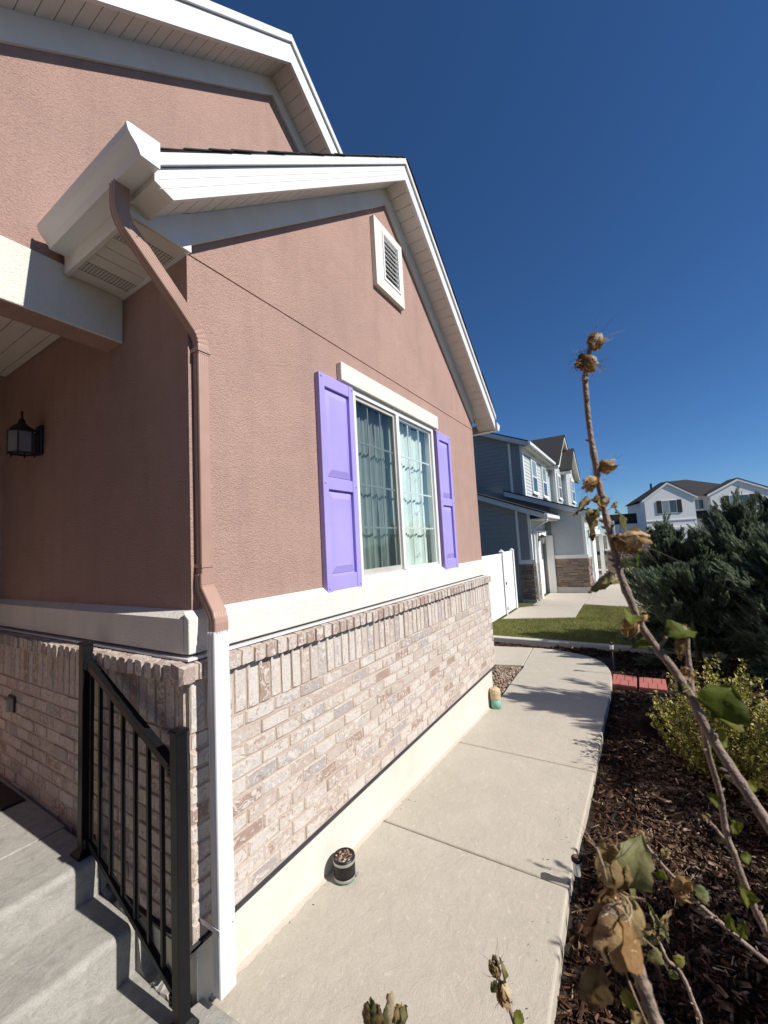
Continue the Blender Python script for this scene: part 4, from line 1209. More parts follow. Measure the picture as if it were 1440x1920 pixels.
# ------------------------------------------------------------------ the blue-grey neighbour
NB = empty('blue_grey_house', (18, 4, G), 'blue grey two storey house with stone bases and white garage doors', 'house')
def yz(poly, x0, x1, name, mat, parent, bev=0):
    return MB().prism([(x0, y, z) for y, z in poly], (x1 - x0, 0, 0)).build(name, mat, parent, bev=bev)
def lap_x(X, y0, y1, z0, top, name, mat, step=.17):
    """lap siding on a wall facing -x; top(y) is the sloping limit"""
    mb = MB(); z = z0
    while True:
        zt = z + step
        ya = y0
        if top(y0) < z + .02:
            ya = min((yy for yy in np.linspace(y0, y1, 120) if top(yy) >= z + .02), default=None)
            if ya is None: break
        yb_ = ya
        if top(ya) < zt: yb_ = min((yy for yy in np.linspace(ya, y1, 120) if top(yy) >= zt), default=y1)
        mb.add([(X - .022, ya, z), (X - .022, y1, z), (X - .006, y1, zt), (X - .006, yb_, zt), (X - .012, ya, min(zt, max(z + .005, top(ya)))), (X, ya, z), (X, y1, z)],
               [(0, 1, 2, 3, 4), (0, 5, 6, 1)])
        z = zt
        if z > 12: break
    return mb.build(name, mat, NB, fix=False)
def lap_y(Y, x0, x1, z0, z1, mat, step=.16):
    mb = MB(); z = z0
    while z < z1 - .01:
        zt = min(z + step, z1)
        mb.add([(x0, Y - .024, z), (x1, Y - .024, z), (x1, Y - .006, zt), (x0, Y - .006, zt), (x0, Y, z), (x1, Y, z)], [(0, 1, 2, 3), (4, 5, 1, 0)])
        z = zt
    return mb.build('siding', mat, NB, fix=False)
tA = lambda y: 2.86 + .392 * (y - 2.79) - .16
yz([(3.27, G - .1), (9, G - .1), (9, tA(9)), (3.27, tA(3.27))], 15.32, 15.5, 'side_wall', M['sid_dark'], NB)
lap_x(15.32, 3.36, 9, 1.24, tA, 'siding', M['sid_dark'])
lap_x(15.32, 3.78, 9, G, lambda y: 1.24, 'siding', M['sid_dark'])
box('corner_board', M['trimw'], NB, 15.288, 15.40, 3.262, 3.36, 1.24, 2.92)
box('batten', M['trimw'], NB, 15.285, 15.318, 3.69, 3.775, 1.24, 3.04)
box('belt_board', M['trimw'], NB, 15.27, 15.33, 3.23, 3.775, 1.085, 1.24)
def stones(x, y0, y1, z0, z1, side, seed, par):
    r = random.Random(seed); z = z0
    while z < z1 - .03:
        h_ = min(r.uniform(.07, .125), z1 - z)
        if z1 - z - h_ < .04: h_ = z1 - z
        a = y0
        while a < y1 - .02:
            w = min(r.uniform(.16, .42), y1 - a)
            if y1 - a - w < .08: w = y1 - a
            d = r.uniform(.012, .05)
            j = lambda: r.uniform(0, .009)
            if side == 'x':
                vs = [(x, a + .006, z + .005), (x, a + w - .006, z + .005), (x, a + w - .006, z + h_ - .005), (x, a + .006, z + h_ - .005)]
                vs += [(x - d + j(), a + .008 + j(), z + .008 + j()), (x - d + j(), a + w - .008 - j(), z + .008 + j()), (x - d + j(), a + w - .008 - j(), z + h_ - .008 - j()), (x - d + j(), a + .008 + j(), z + h_ - .008 - j())]
            else:
                vs = [(a + .006, x, z + .005), (a + w - .006, x, z + .005), (a + w - .006, x, z + h_ - .005), (a + .006, x, z + h_ - .005)]
                vs += [(a + .008 + j(), x - d + j(), z + .008 + j()), (a + w - .008 - j(), x - d + j(), z + .008 + j()), (a + w - .008 - j(), x - d + j(), z + h_ - .008 - j()), (a + .008 + j(), x - d + j(), z + h_ - .008 - j())]
            mb = MB(); mb.add(vs, [(4, 5, 6, 7), (0, 1, 5, 4), (1, 2, 6, 5), (2, 3, 7, 6), (3, 0, 4, 7)]); mb.build('stone', M['stone'], par)
            a += w
        z += h_
svA = box('stone_base', M['mortar'], NB, 15.30, 15.33, 3.27, 3.73, -.18, 1.085); stones(15.30, 3.25, 3.73, -.18, 1.08, 'x', 5, svA)
box('concrete_base', M['kerb'], NB, 15.27, 15.40, 3.24, 3.76, G - .1, -.18)
svA2 = box('stone_base', M['mortar'], NB, 15.33, 16.0, 3.25, 3.27, -.18, 1.085); stones(3.25, 15.31, 15.98, -.18, 1.08, 'y', 6, svA2)
box('front_wall', M['sid_light'], NB, 15.42, 16.3, 3.275, 3.5, G, 2.75); lap_y(3.275, 15.42, 18.0, 2.2, 2.76, M['sid_light'])
box('front_wall', M['sid_light'], NB, 16.3, 18.0, 3.276, 3.5, 2.2, 2.75)
box('door_casing', M['trimw'], NB, 16.02, 16.32, 3.20, 3.272, G + .01, 2.08)
box('door_header', M['trimw'], NB, 16.02, 17.99, 3.19, 3.272, 2.08, 2.28)
dA = box('garage_door', M['door'], NB, 16.32, 17.95, 3.42, 3.47, G + .01, 2.08)
for k in range(1, 4): box('door_seam', M['greyfascia'], dA, 16.32, 17.95, 3.417, 3.4195, G + .59 * k - .008, G + .59 * k)
box('door_casing', M['trimw'], NB, 17.90, 17.985, 2.99, 3.27, G + .01, 2.08)
# bay B
tB = lambda y: 2.95 + .3565 * (y - 1.57) - .17
yz([(1.78, G - .1), (8, G - .1), (8, tB(8)), (1.78, tB(1.78))], 18.0, 18.2, 'side_wall', M['sid_dark'], NB)
lap_x(18.0, 1.86, 3.02, 1.26, tB, 'siding', M['sid_light'])
box('corner_board', M['trimw'], NB, 17.965, 18.1, 1.765, 1.86, 1.26, 2.84)
box('belt_board', M['trimw'], NB, 17.94, 18.0, 1.73, 3.0, 1.11, 1.26)
svB = box('stone_base', M['mortar'], NB, 17.97, 18.0, 1.765, 2.985, -.03, 1.11); stones(17.97, 1.745, 2.985, -.03, 1.105, 'x', 9, svB)
box('concrete_base', M['kerb'], NB, 17.93, 18.0, 1.72, 2.985, G - .1, -.03)
svB2 = box('stone_base', M['mortar'], NB, 18.0, 19.2, 1.755, 1.775, -.03, 1.11); stones(1.755, 17.97, 19.2, -.03, 1.105, 'y', 10, svB2)
box('front_wall', M['sid_light'], NB, 18.2, 20.4, 1.782, 2.0, G, 2.72); box('front_wall', M['sid_light'], NB, 20.4, 24.6, 1.783, 2.0, 2.15, 2.72); lap_y(1.782, 18.1, 24.6, 2.16, 2.75, M['sid_light'])
box('door_casing', M['trimw'], NB, 19.9, 20.4, 1.70, 1.78, G + .01, 2.05); box('door_header', M['trimw'], NB, 19.9, 24.6, 1.69, 1.78, 2.05, 2.25)
box('garage_door', M['door'], NB, 20.4, 24.3, 1.94, 1.99, G + .01, 2.05); box('door_casing', M['trimw'], NB, 24.3, 24.5, 1.60, 1.78, G + .01, 2.05)
# roofs of the two bays
def rakeboard(y0, y1, fn, X, h_, name, mat):
    return yz([(y0, fn(y0) - h_), (y1, fn(y1) - h_), (y1, fn(y1)), (y0, fn(y0))], X, X + .05, name, mat, NB)
rA = lambda y: 2.86 + .392 * (y - 2.74)
rakeboard(2.74, 9, rA, 15.03, .19, 'rake_board', M['greyfascia'])
yz([(2.74, rA(2.74) - .19), (9, rA(9) - .19), (9, rA(9) - .16), (2.74, rA(2.74) - .16)], 15.08, 15.32, 'soffit', M['soffit'], NB)
yz([(2.70, rA(2.70) + .005), (9, rA(9) + .005), (9, rA(9) + .05), (2.70, rA(2.70) + .05)], 15.0, 18.3, 'roof', M['roof'], NB)
box('gutter', M['white'], NB, 15.0, 17.6, 2.60, 2.735, 2.70, 2.84, .02); box('eave_soffit', M['soffit'], NB, 15.08, 17.7, 2.735, 3.27, 2.66, 2.69)
rB = lambda y: 2.95 + .3565 * (y - 1.57)
rakeboard(1.55, 4.78, rB, 17.72, .2, 'rake_board', M['greyfascia'])
yz([(1.55, rB(1.55) - .2), (4.78, rB(4.78) - .2), (4.78, rB(4.78) - .17), (1.55, rB(1.55) - .17)], 17.77, 18.0, 'soffit', M['soffit'], NB)
yz([(1.52, rB(1.52) + .005), (4.8, rB(4.8) + .005), (4.8, rB(4.8) + .05), (1.52, rB(1.52) + .05)], 17.7, 30, 'roof', M['roof'], NB)
box('gutter', M['white'], NB, 17.72, 30, 1.42, 1.545, 2.80, 2.93, .02); box('eave_soffit', M['soffit'], NB, 17.77, 30, 1.545, 1.80, 2.74, 2.77)
MB().tube([(15.24, 2.67, 2.72), (15.24, 2.68, 2.60), (15.22, 3.05, 2.40), (15.22, 3.17, 2.28), (15.22, 3.19, 1.2), (15.2, 3.16, 1.0), (15.2, 3.16, -.22)], [.042] * 7, 8).build('downspout', M['greyfascia'], NB, True)
# upper storey
tU = lambda y: 6.12 + .416 * (y - 4.02)
yz([(4.02, 2.6), (11, 2.6), (11, tU(11)), (4.02, tU(4.02))], 18.3, 18.5, 'upper_side_wall', M['sid_dark'], NB)
lap_x(18.3, 4.10, 11, 2.6, tU, 'siding', M['sid_dark'])
box('corner_board', M['trimw'], NB, 18.262, 18.42, 3.985, 4.10, 3.85, 6.12); box('batten', M['trimw'], NB, 18.26, 18.298, 4.50, 4.60, 4.0, 6.28)
rU = lambda y: 6.20 + .416 * (y - 3.73)
rakeboard(3.70, 11, rU, 18.0, .2, 'rake_board', M['greyfascia'])
yz([(3.70, rU(3.70) - .2), (11, rU(11) - .2), (11, rU(11) - .17), (3.70, rU(3.70) - .17)], 18.05, 18.3, 'soffit', M['soffit'], NB)
yz([(3.66, rU(3.66) + .005), (11, rU(11) + .005), (11, rU(11) + .05), (3.66, rU(3.66) + .05)], 17.98, 36, 'roof', M['roof'], NB)
box('front_wall', M['sid_light'], NB, 18.5, 24.67, 4.02, 4.2, 3.6, 6.1); lap_y(4.02, 18.42, 24.67, 3.7, 6.0, M['sid_light'])
box('gutter', M['white'], NB, 18.0, 24.5, 3.56, 3.695, 6.02, 6.17, .02); box('eave_soffit', M['soffit'], NB, 18.05, 24.67, 3.695, 4.02, 5.98, 6.01)
box('frieze_board', M['trimw'], NB, 18.42, 24.67, 3.985, 4.02, 5.80, 5.98)
def fwin(x0, x1, Y, z0, z1):
    w = box('window', M['trimw'], NB, x0 - .12, x1 + .12, Y - .06, Y, z0 - .14, z1 + .14)
    zm = z0 + (z1 - z0) * .48
    box('pane', M['winglass'], w, x0, x1, Y - .066, Y - .0605, z0, zm - .03); box('pane', M['winpale'], w, x0, x1, Y - .066, Y - .0605, zm + .03, z1)
    box('sill', M['trimw'], w, x0 - .16, x1 + .16, Y - .1, Y - .0602, z0 - .16, z0 - .09)
fwin(19.85, 20.75, 4.0, 4.22, 5.68); fwin(22.35, 23.25, 4.0, 4.22, 5.68)
def bump(x0, x1, Y, yb, z0, ze, ax, az, gx0, gx1, gy, nm):
    box('bay_wall', M['sid_light'], NB, x0, x1, Y, yb, z0, ze + .05); lap_y(Y, x0 + .08, x1, z0, ze, M['sid_light'])
    box('corner_board', M['trimw'], NB, x0 - .03, x0 + .08, Y - .035, Y + .1, z0, ze)
    xz([(gx0 + .35, ze - .02), (gx1 - .35, ze - .02), (ax, az - .3)], Y + .01, Y + .1, 'gable_wall', M['sid_light'], NB)
    s1 = (az - ze) / (ax - gx0)
    for (a, b_) in ((gx0, ax), (gx1, ax)):
        za, zb = ze, az
        xz([(a, za - .2), (b_, zb - .2), (b_, zb), (a, za)], gy, gy + .06, 'fascia', M['trimw'], NB)
        xz([(a, za + .005), (b_, zb + .005), (b_, zb + .06), (a, za + .06)], gy - .04, gy + 5.5, 'roof', M['roof'], NB)
        xz([(a, za - .18), (b_, zb - .18), (b_, zb - .15), (a, za - .15)], gy + .06, Y, 'soffit', M['soffit'], NB)
    box('gutter', M['white'], NB, gx0 - .1, gx0 + .02, gy, yb + .1, ze - .2, ze - .03)
MB().lathe((21.5, 6.6, 7.2), [(.06, 0), (.06, .55)], 10).build('vent_pipe', M['greyfascia'], NB, True)
bump(24.67, 26.88, 3.72, 4.3, 3.4, 6.0, 27.86, 8.41, 24.3, 31.42, 3.42, 0)
bump(26.88, 30.6, 3.43, 4.3, 3.3, 5.95, 28.85, 7.65, 26.6, 31.1, 3.08, 1)
fwin(25.35, 26.2, 3.70, 4.3, 5.55); fwin(28.7, 29.9, 3.41, 4.3, 5.6)
for (x, y, z, lab) in ((16.15, 3.06, 1.78, 'small black wall lantern beside the nearer white garage door'), (18.75, 1.60, 1.78, 'small black wall lantern on the farther garage bay')):
    t = empty('house_lantern', (x, y, z), lab, 'lantern', 'lanterns on the blue grey house')
    MB().lathe((x, y, z), [(.04, .34), (.06, .32), (.11, .25), (.10, .24)][::-1], 8).build('cap', M['lantern'], t)
    MB().lathe((x, y, z), [(.055, 0), (.085, .24)], 6).build('glass', M['clear'], t)
    for k in range(6):
        a = PI / 3 * k; MB().tube([(x + .057 * math.cos(a), y + .057 * math.sin(a), z - .01), (x + .088 * math.cos(a), y + .088 * math.sin(a), z + .25)], .008, 5).build('corner_bar', M['lantern'], t)
    MB().tube([(x, y, z + .33), (x, y, z + .42), (x, y + .12, z + .42)], .012, 6).build('arm', M['lantern'], t); box('backplate', M['lantern'], t, x - .05, x + .05, y + .115, y + .14, z + .1, z + .46)
# porch columns, steps and small shrubs at the far end
for (x, y) in ((24.6, 1.30), (26.6, 1.22)):
    cb = box('column_base', M['mortar'], NB, x - .2, x + .2, y - .2, y + .2, G - .05, 1.15); stones(x - .2, y - .2, y + .2, G, 1.15, 'x', int(x * 10), cb)
    box('column_cap', M['trimw'], NB, x - .25, x + .25, y - .25, y + .25, 1.15, 1.23)
    MB().add([(x - .15, y - .15, 1.23), (x + .15, y - .15, 1.23), (x + .15, y + .15, 1.23), (x - .15, y + .15, 1.23), (x - .1, y - .1, 2.74), (x + .1, y - .1, 2.74), (x + .1, y + .1, 2.74), (x - .1, y + .1, 2.74)], []) if False else box('column', M['trimw'], NB, x - .12, x + .12, y - .12, y + .12, 1.23, 2.74)
st = empty('entry_steps', (25.2, 1.5, G), 'low concrete entry step at the end of the neighbour walk', 'steps')
box('riser', M['kerb'], st, 24.2, 28, 1.05, 2.2, G, -.10, .015); box('riser', M['kerb'], st, 24.9, 28, 1.35, 2.2, -.0995, .07, .015)
leafball('barberry_shrub', 'dark red leaved shrub beside the far porch columns', 27.2, .75, G + .3, .75, 1.25, 1600, M['redleaf'], .09, 31)
leafball('boxwood_shrub', 'small rounded green shrub at the end of the neighbour walk', 25.9, .58, G, .62, .95, 2000, M['bushleaf'], .07, 32)

# ------------------------------------------------------------------ white vinyl fence
FN = empty('vinyl_fence', (12, 3.63, G), 'bright white vinyl privacy fence and gate between the two houses', 'fence')
def fpanel(x0, x1, name, z1):
    p = box(name, M['fence'], FN, x0, x1, 3.635, 3.655, G + .06, z1 - .02)
    x = x0
    while x < x1 - .02:
        b_ = min(x + .165, x1); box('board', M['fence'], p, x + .003, b_ - .003, 3.622, 3.634, G + .10, z1 - .06); x += .165
    box('rail', M['fence'], p, x0, x1, 3.612, 3.665, z1 - .06, z1 + .02, .004); box('rail', M['fence'], p, x0, x1, 3.612, 3.665, G + .03, G + .12, .004)
for (a, b_, z) in ((5.5, 7.6, 1.53), (7.72, 10.1, 1.55), (10.22, 12.58, 1.57)): fpanel(a, b_, 'fence_panel', z)
fpanel(12.76, 13.82, 'gate', 1.61)
for x in (7.66, 10.16, 12.67, 13.90):
    box('post', M['fence'], FN, x - .055, x + .055, 3.585, 3.695, G - .1, 1.64, .006)
    mb = MB(); mb.add([(x - .07, 3.57, 1.64), (x + .07, 3.57, 1.64), (x + .07, 3.71, 1.64), (x - .07, 3.71, 1.64), (x, 3.64, 1.72)], [(0, 1, 4), (1, 2, 4), (2, 3, 4), (3, 0, 4), (3, 2, 1, 0)]); mb.build('post_cap', M['fence'], FN)
box('latch', M['rubber'], FN, 12.70, 12.80, 3.57, 3.61, .62, .70); box('hinge_strap', M['rubber'], FN, 12.68, 12.76, 3.575, 3.61, G + .12, G + .22)

# ------------------------------------------------------------------ the white house across the way
WH = empty('white_house', (60, -1.2, -1), 'large white house with dark shutters and brown hip roof', 'house')
def gable(y0, y1, X, zb, ze0, ze1, ya, za, Xb):
    w = yz([(y0, zb), (y1, zb), (y1, ze1), (ya, za), (y0, ze0)], X, Xb, 'gable_wall', M['sid_white'], WH)
    for (a, b_) in (((y0, ze0), (ya, za)), ((y1, ze1), (ya, za))):
        s = (b_[1] - a[1]) / (b_[0] - a[0]); e = a[0] - math.copysign(.32, b_[0] - a[0]); ze = a[1] + s * (e - a[0])
        yz([(e, ze - .06), (b_[0], b_[1] - .06), (b_[0], b_[1] + .24), (e, ze + .24)], X - .14, X - .08, 'rake_board', M['sid_white'], WH)
        yz([(e, ze + .2), (b_[0], b_[1] + .2), (b_[0], b_[1] + .3), (e, ze + .3)], X - .16, Xb + .3, 'roof', M['roof2'], WH)
gable(-6.4, -1.02, 60, -2, 6.02, 5.92, -3.68, 7.8, 61.6)
gable(-14.2, -8.05, 60, -2, 6.05, 6.05, -10.95, 7.55, 61.6)
box('recessed_wall', M['sid_white'], WH, 61.2, 62, -8.06, -6.38, -2, 6.2); box('recess_fascia', M['sid_white'], WH, 60.8, 61.2, -8.1, -6.4, 5.9, 6.15)
box('belt_board', M['trimw'], WH, 59.93, 60, -6.42, -1.0, 3.24, 3.36); box('garage_header', M['trimw'], WH, 59.9, 60, -6.1, -2.4, 2.15, 2.45); box('garage_door', M['door'], WH, 59.92, 60, -5.9, -2.6, -2, 2.15)
mb = MB(); mb.add([(60.5, -1.2, 6.05), (60.5, -14.6, 6.05), (72, -14.6, 6.05), (72, -2.2, 6.05), (65.5, -5.0, 8.6), (65.5, -8.0, 8.7)], [(0, 1, 5, 4), (1, 2, 5), (2, 3, 4, 5), (3, 0, 4)]); mb.build('hip_roof', M['roof2'], WH)
box('side_wall', M['sid_white'], WH, 62, 72, -14.2, -2.6, -2, 6.05)
def wwin(y0, y1, z0, z1, X, sh):
    w = box('window', M['trimw'], WH, X - .06, X, y0 - .06, y1 + .06, z0 - .06, z1 + .06); m = (y0 + y1) / 2
    box('pane', M['winglass'], w, X - .065, X - .0605, y0, m - .03, z0, z1); box('pane', M['winpale'], w, X - .065, X - .0605, m + .03, y1, z0, z1)
    if sh:
        for a in (y0 - .58, y1 + .1): box('shutter', M['darkshut'], w, X - .08, X - .001, a, a + .48, z0 - .03, z1 + .05)
wwin(-4.42, -2.92, 4.22, 5.70, 60, 1); wwin(-7.75, -6.72, 4.5, 5.6, 61.2, 0); wwin(-11.9, -10.0, 4.4, 5.75, 60, 1)
mb = MB(); mb.prism([(60.3, -8.03, 3.3), (60.3, -8.03, 3.4), (61.2, -8.03, 4.25), (61.2, -8.03, 3.3)], (0, 1.62, 0)); mb.build('porch_roof', M['roof2'], WH)
yz([(-.95, 3.2), (2.3, 3.2), (2.3, 4.55), (-.95, 4.55)], 63.0, 63.1, 'side_roof', M['darkshut'], WH); box('side_garage', M['sid_white'], WH, 62.6, 64, -.95, 2.3, -2, 3.2); box('porch_light', M['darkshut'], WH, 59.85, 59.98, -1.95, -1.75, 1.55, 1.95)
for (y, z) in ((-4.3, 8.2), (-8.6, 8.0)): box('vent_pipe', M['darkshut'], WH, 66.5, 66.7, y, y + .2, z - .4, z + .45)
WH.rotation_euler.z = .30

# ------------------------------------------------------------------ the woody hibiscus stems beside the camera
def stem(name, pts, r0, r1, parent, knots=0, seed=1, sides=9):
    r = random.Random(seed)
    P = [Vector(p) for p in pts]
    # smooth the polyline
    Q = []
    for i in range(len(P) - 1):
        a, b_, c, d = P[max(i - 1, 0)], P[i], P[i + 1], P[min(i + 2, len(P) - 1)]
        for k in range(4):
            t = k / 4
            Q.append(.5 * ((2 * b_) + (c - a) * t + (2 * a - 5 * b_ + 4 * c - d) * t * t + (3 * b_ - a - 3 * c + d) * t ** 3))
    Q.append(P[-1])
    n = len(Q)
    rad = [(r0 + (r1 - r0) * i / (n - 1)) * (1 + r.uniform(-.07, .07) + (.22 if knots and i % 11 == 5 else 0)) for i in range(n)]
    o = MB().tube(Q, rad, sides).build(name, M['bark'], parent, True)
    mb = MB()
    for k in range(knots):
        i = r.randrange(2, n - 2); a = r.uniform(0, 6.28)
        t = (Q[i + 1] - Q[i - 1]).normalized(); u = t.orthogonal().normalized(); w = t.cross(u); d = u * math.cos(a) + w * math.sin(a)
        b0 = Q[i] + d * rad[i] * .6
        mb.tube([b0, b0 + d * rad[i] * .9 - t * rad[i] * .5, b0 + d * rad[i] * 1.5 - t * rad[i] * 1.0], [rad[i] * .5, rad[i] * .42, rad[i] * .2], 6)
    if knots: tag(mb.build('bud_scars', M['bark'], o, True), kind='stuff')
    return o

def ribbon(mb, base, ax, outv, L, w, bulge, curl, r, seg=7, cup=.25):
    """a curled dry petal: follows ax, bulges along outv, curls at its tip"""
    ax, outv = Vector(ax).normalized(), Vector(outv); outv = (outv - ax * outv.dot(ax)).normalized(); sv = ax.cross(outv)
    rows = []
    tw = r.uniform(-.5, .5)
    for i in range(seg + 1):
        t = i / seg
        h = L * (t - .18 * curl * t ** 3)
        b_ = bulge * math.sin(PI * min(1, t * .92)) + curl * L * .35 * t ** 4
        c = Vector(base) + ax * h + outv * b_ + sv * (tw * L * .2 * t * t)
        ww = w * math.sin(PI * (.10 + .82 * t)) ** .7 * (1 + r.uniform(-.38, .38)); c = c + outv * r.uniform(-.035, .045) * L + sv * r.uniform(-.03, .03) * L
        rows.append([c - sv * ww + outv * (-cup * ww) + ax * r.uniform(-.06, .06) * L + outv * r.uniform(-.05, .05) * L, c + outv * r.uniform(-.04, .05) * L, c + sv * ww + outv * (-cup * ww) + ax * r.uniform(-.03, .03) * L])
    i0 = len(mb.v)
    for rw in rows: mb.v += [tuple(p) for p in rw]
    for i in range(seg):
        for k in range(2):
            a = i0 + i * 3 + k; mb.f.append((a, a + 1, a + 4, a + 3)); mb.mi.append(mb.cur)

def pod(c, ax, size, seed, parent, n=11, openn=.3, name='seed_pod', mat='dry', hairs=14, fat=.34):
    r = random.Random(seed); c = Vector(c); ax = Vector(ax).normalized(); u = ax.orthogonal().normalized(); w = ax.cross(u)
    b0 = c - ax * size * .5
    mb = MB()
    for k in range(n):
        a = 2 * PI * k / n + r.uniform(-.3, .3); o_ = u * math.cos(a) + w * math.sin(a)
        ribbon(mb, b0 + o_ * size * .06, ax + o_ * r.uniform(-.12, .12), o_, size * r.uniform(.75, 1.1), size * r.uniform(.09, .19), size * fat * r.uniform(.6, 1.15), openn * r.uniform(-.6, 1.6), r)
    for k in range(n // 2):
        a = r.uniform(0, 6.28); o_ = u * math.cos(a) + w * math.sin(a)
        ribbon(mb, b0, ax + o_ * .2, o_, size * r.uniform(.55, .85), size * r.uniform(.09, .15), size * fat * .6, openn, r)
    o = mb.build(name, M[mat], parent, True, fix=False)
    hb = MB()
    for k in range(hairs):
        a = r.uniform(0, 6.28); o_ = u * math.cos(a) + w * math.sin(a); L = size * r.uniform(.35, .75); t0 = r.choice((0.0, .75, .9))
        p0 = b0 + ax * size * t0 * .9 + o_ * size * .2
        hb.tube([p0, p0 + (o_ * .7 + ax * (t0 - .2)) * L * .5, p0 + (o_ * .8 + ax * (t0 * 1.2 - .1)) * L + Vector((r.uniform(-1, 1), r.uniform(-1, 1), r.uniform(-1, 1))) * L * .3], [size * .012, size * .010, size * .004], 4)
    if hairs: tag(hb.build('filaments', M['fibre'], o), kind='stuff')
    return o

def leaf(base, d, up, L, parent, mat='hleaf', wid=.46, droop=.35, fold=.25, seed=0, crumple=0.0, name='leaf', stalk=True):
    r = random.Random(seed); base = Vector(base); d = Vector(d).normalized(); up = Vector(up); up = (up - d * up.dot(d)).normalized(); s = d.cross(up)
    nt, nc = 11, 6
    mb = MB(); rows = []
    for i in range(nt + 1):
        t = i / nt
        c = base + d * L * (.12 + .88 * t) - up * droop * L * t * t + up * .04 * L * math.sin(t * 5)
        hw = wid * L * (max(0.0, math.sin(PI * t ** .62))) ** .62 * (1 + .07 * math.cos(t * 3 * PI * 2)) * (1 + (.045 if i % 2 else -.04))
        row = []
        for k in range(nc + 1):
            v = k / nc * 2 - 1
            cr = crumple * L * .16
            row.append(c + s * hw * v * (1 - .2 * fold) + up * (fold * hw * abs(v) + .035 * L * math.sin(abs(v) * 5 + t * 9) - d.dot(d) * 0) + d * (.10 * L * abs(v) * (1 - t)) + Vector((r.uniform(-cr, cr), r.uniform(-cr, cr), r.uniform(-cr, cr))))
        rows.append(row)
    i0 = len(mb.v)
    for rw in rows: mb.v += [tuple(p) for p in rw]
    for i in range(nt):
        for k in range(nc):
            a = i0 + i * (nc + 1) + k; mb.f.append((a, a + 1, a + nc + 2, a + nc + 1)); mb.mi.append(0)
    if stalk:
        mb.tube([base - d * L * .12, base + d * L * .16], [L * .022, L * .016], 5)
        vm = [rows[i][nc // 2] - up * L * .012 for i in range(0, nt + 1)]; mb.tube(vm, [L * .014 * (1 - .85 * i / nt) for i in range(nt + 1)], 4)
    return mb.build(name, M[mat], parent, True, fix=False)

def cam_dir(rx, uy, fz=0.0):
    """a world direction given as image right / image up / away"""
    return R_ * rx + U_ * uy + F_ * fz

# tall stem
KA = .65
ka = lambda p: Vector((p[0] * KA, p[1] * KA, 2.01 + (p[2] - 2.01) * KA))
kst = lambda n_, pts, r0, r1, par, *a: stem(n_, [ka(p) for p in pts], r0 * KA, r1 * KA, par, *a)
kpod = lambda c, ax, sz, *a, **k: pod(ka(c), ax, sz * KA * .9, *a, **k)
klf = lambda b, d, up, L, *a, **k: leaf(ka(b), d, up, L * KA, *a, **k)
HA = empty('hibiscus_shrub', (.6, -.36, .03), 'tall woody hibiscus stem crossing the sky with dried blossoms up its length', 'shrub', 'woody hibiscus stems beside the path')
MAIN = [(0.945, 0.051, 2.401), (0.941, 0.064, 2.351), (0.939, 0.066, 2.304), (0.94, 0.066, 2.235), (0.941, 0.063, 2.178), (0.943, 0.059, 2.122), (0.939, 0.055, 2.072), (0.936, 0.049, 2.022), (0.934, 0.042, 1.968), (0.931, 0.035, 1.921), (0.931, 0.023, 1.875), (0.932, 0.01, 1.83), (0.937, -0.011, 1.79), (0.936, -0.033, 1.754), (0.933, -0.05, 1.719), (0.928, -0.064, 1.681), (0.922, -0.078, 1.645), (0.918, -0.095, 1.61), (0.915, -0.113, 1.573), (0.911, -0.136, 1.528), (0.899, -0.165, 1.469), (0.903, -0.213, 1.365), (.905, -.27, 1.2), (.91, -.36, .75), (.92, -.50, -.4), (.93, -.56, -1.08)]
kst('stem', MAIN, .0052, .0094, HA, 26, 4, 10)
TWIG = [(0.932, -0.057, 1.692), (0.949, -0.058, 1.719), (0.959, -0.059, 1.75), (0.968, -0.06, 1.782), (0.973, -0.062, 1.806), (0.97, -0.059, 1.819), (0.958, -0.051, 1.827)]
kst('twig', TWIG[::-1], .0028, .0055, HA, 8, 5, 7)
BR2 = [(0.927, -0.068, 1.672), (0.967, -0.071, 1.62), (1.0, -0.078, 1.569), (1.021, -0.086, 1.522), (1.033, -0.09, 1.487), (1.038, -0.091, 1.446), (1.037, -0.094, 1.414), (1.039, -0.101, 1.387), (1.035, -0.109, 1.349), (1.032, -0.118, 1.317), (1.03, -0.135, 1.267), (1.025, -0.156, 1.205), (1.0, -.3, .6), (.96, -.48, -.4), (.95, -.55, -1.05)]
kst('stem', BR2, .0046, .0066, HA, 12, 6, 8)
kst('twig', [(1.039, -0.098, 1.402), (1.056, -0.085, 1.409), (1.06, -0.075, 1.421), (1.061, -0.068, 1.426)][::-1], .002, .004, HA, 2, 7, 6)
kpod((.951, .039, 2.418), cam_dir(.55, .75, .2), .050, 41, HA, 12, .1)
kpod((.944, .060, 2.374), cam_dir(.35, -.7, -.3), .050, 42, HA, 11, .5, hairs=26)
kpod((.938, .071, 2.372), cam_dir(-.5, -.5, -.2), .034, 43, HA, 8, .6, mat='dryleaf', hairs=18)
kpod((.953, .044, 2.150), cam_dir(.8, .0, -.4), .044, 44, HA, 12, .5, hairs=10)
kpod((.935, .074, 2.116), cam_dir(-.7, -.5, -.2), .042, 45, HA, 10, .5, hairs=22)
klf((.935, .060, 2.072), cam_dir(-.9, .25, -.2), cam_dir(.1, .9, 0), .052, HA, 'dryleaf', .34, .7, .5, 51, .5, 'withered_leaf')
klf((.934, .058, 2.062), cam_dir(-.7, -.25, -.4), cam_dir(-.2, .9, 0), .055, HA, 'dryleaf', .28, .8, .5, 52, .6, 'withered_leaf')
kpod((.937, .054, 2.075), cam_dir(.1, .9, -.2), .030, 53, HA, 7, .6)
klf((.941, .044, 2.060), cam_dir(.35, .25, .1), cam_dir(.6, .5, -.5), .030, HA, 'olive', .2, .2, .2, 54, .2)
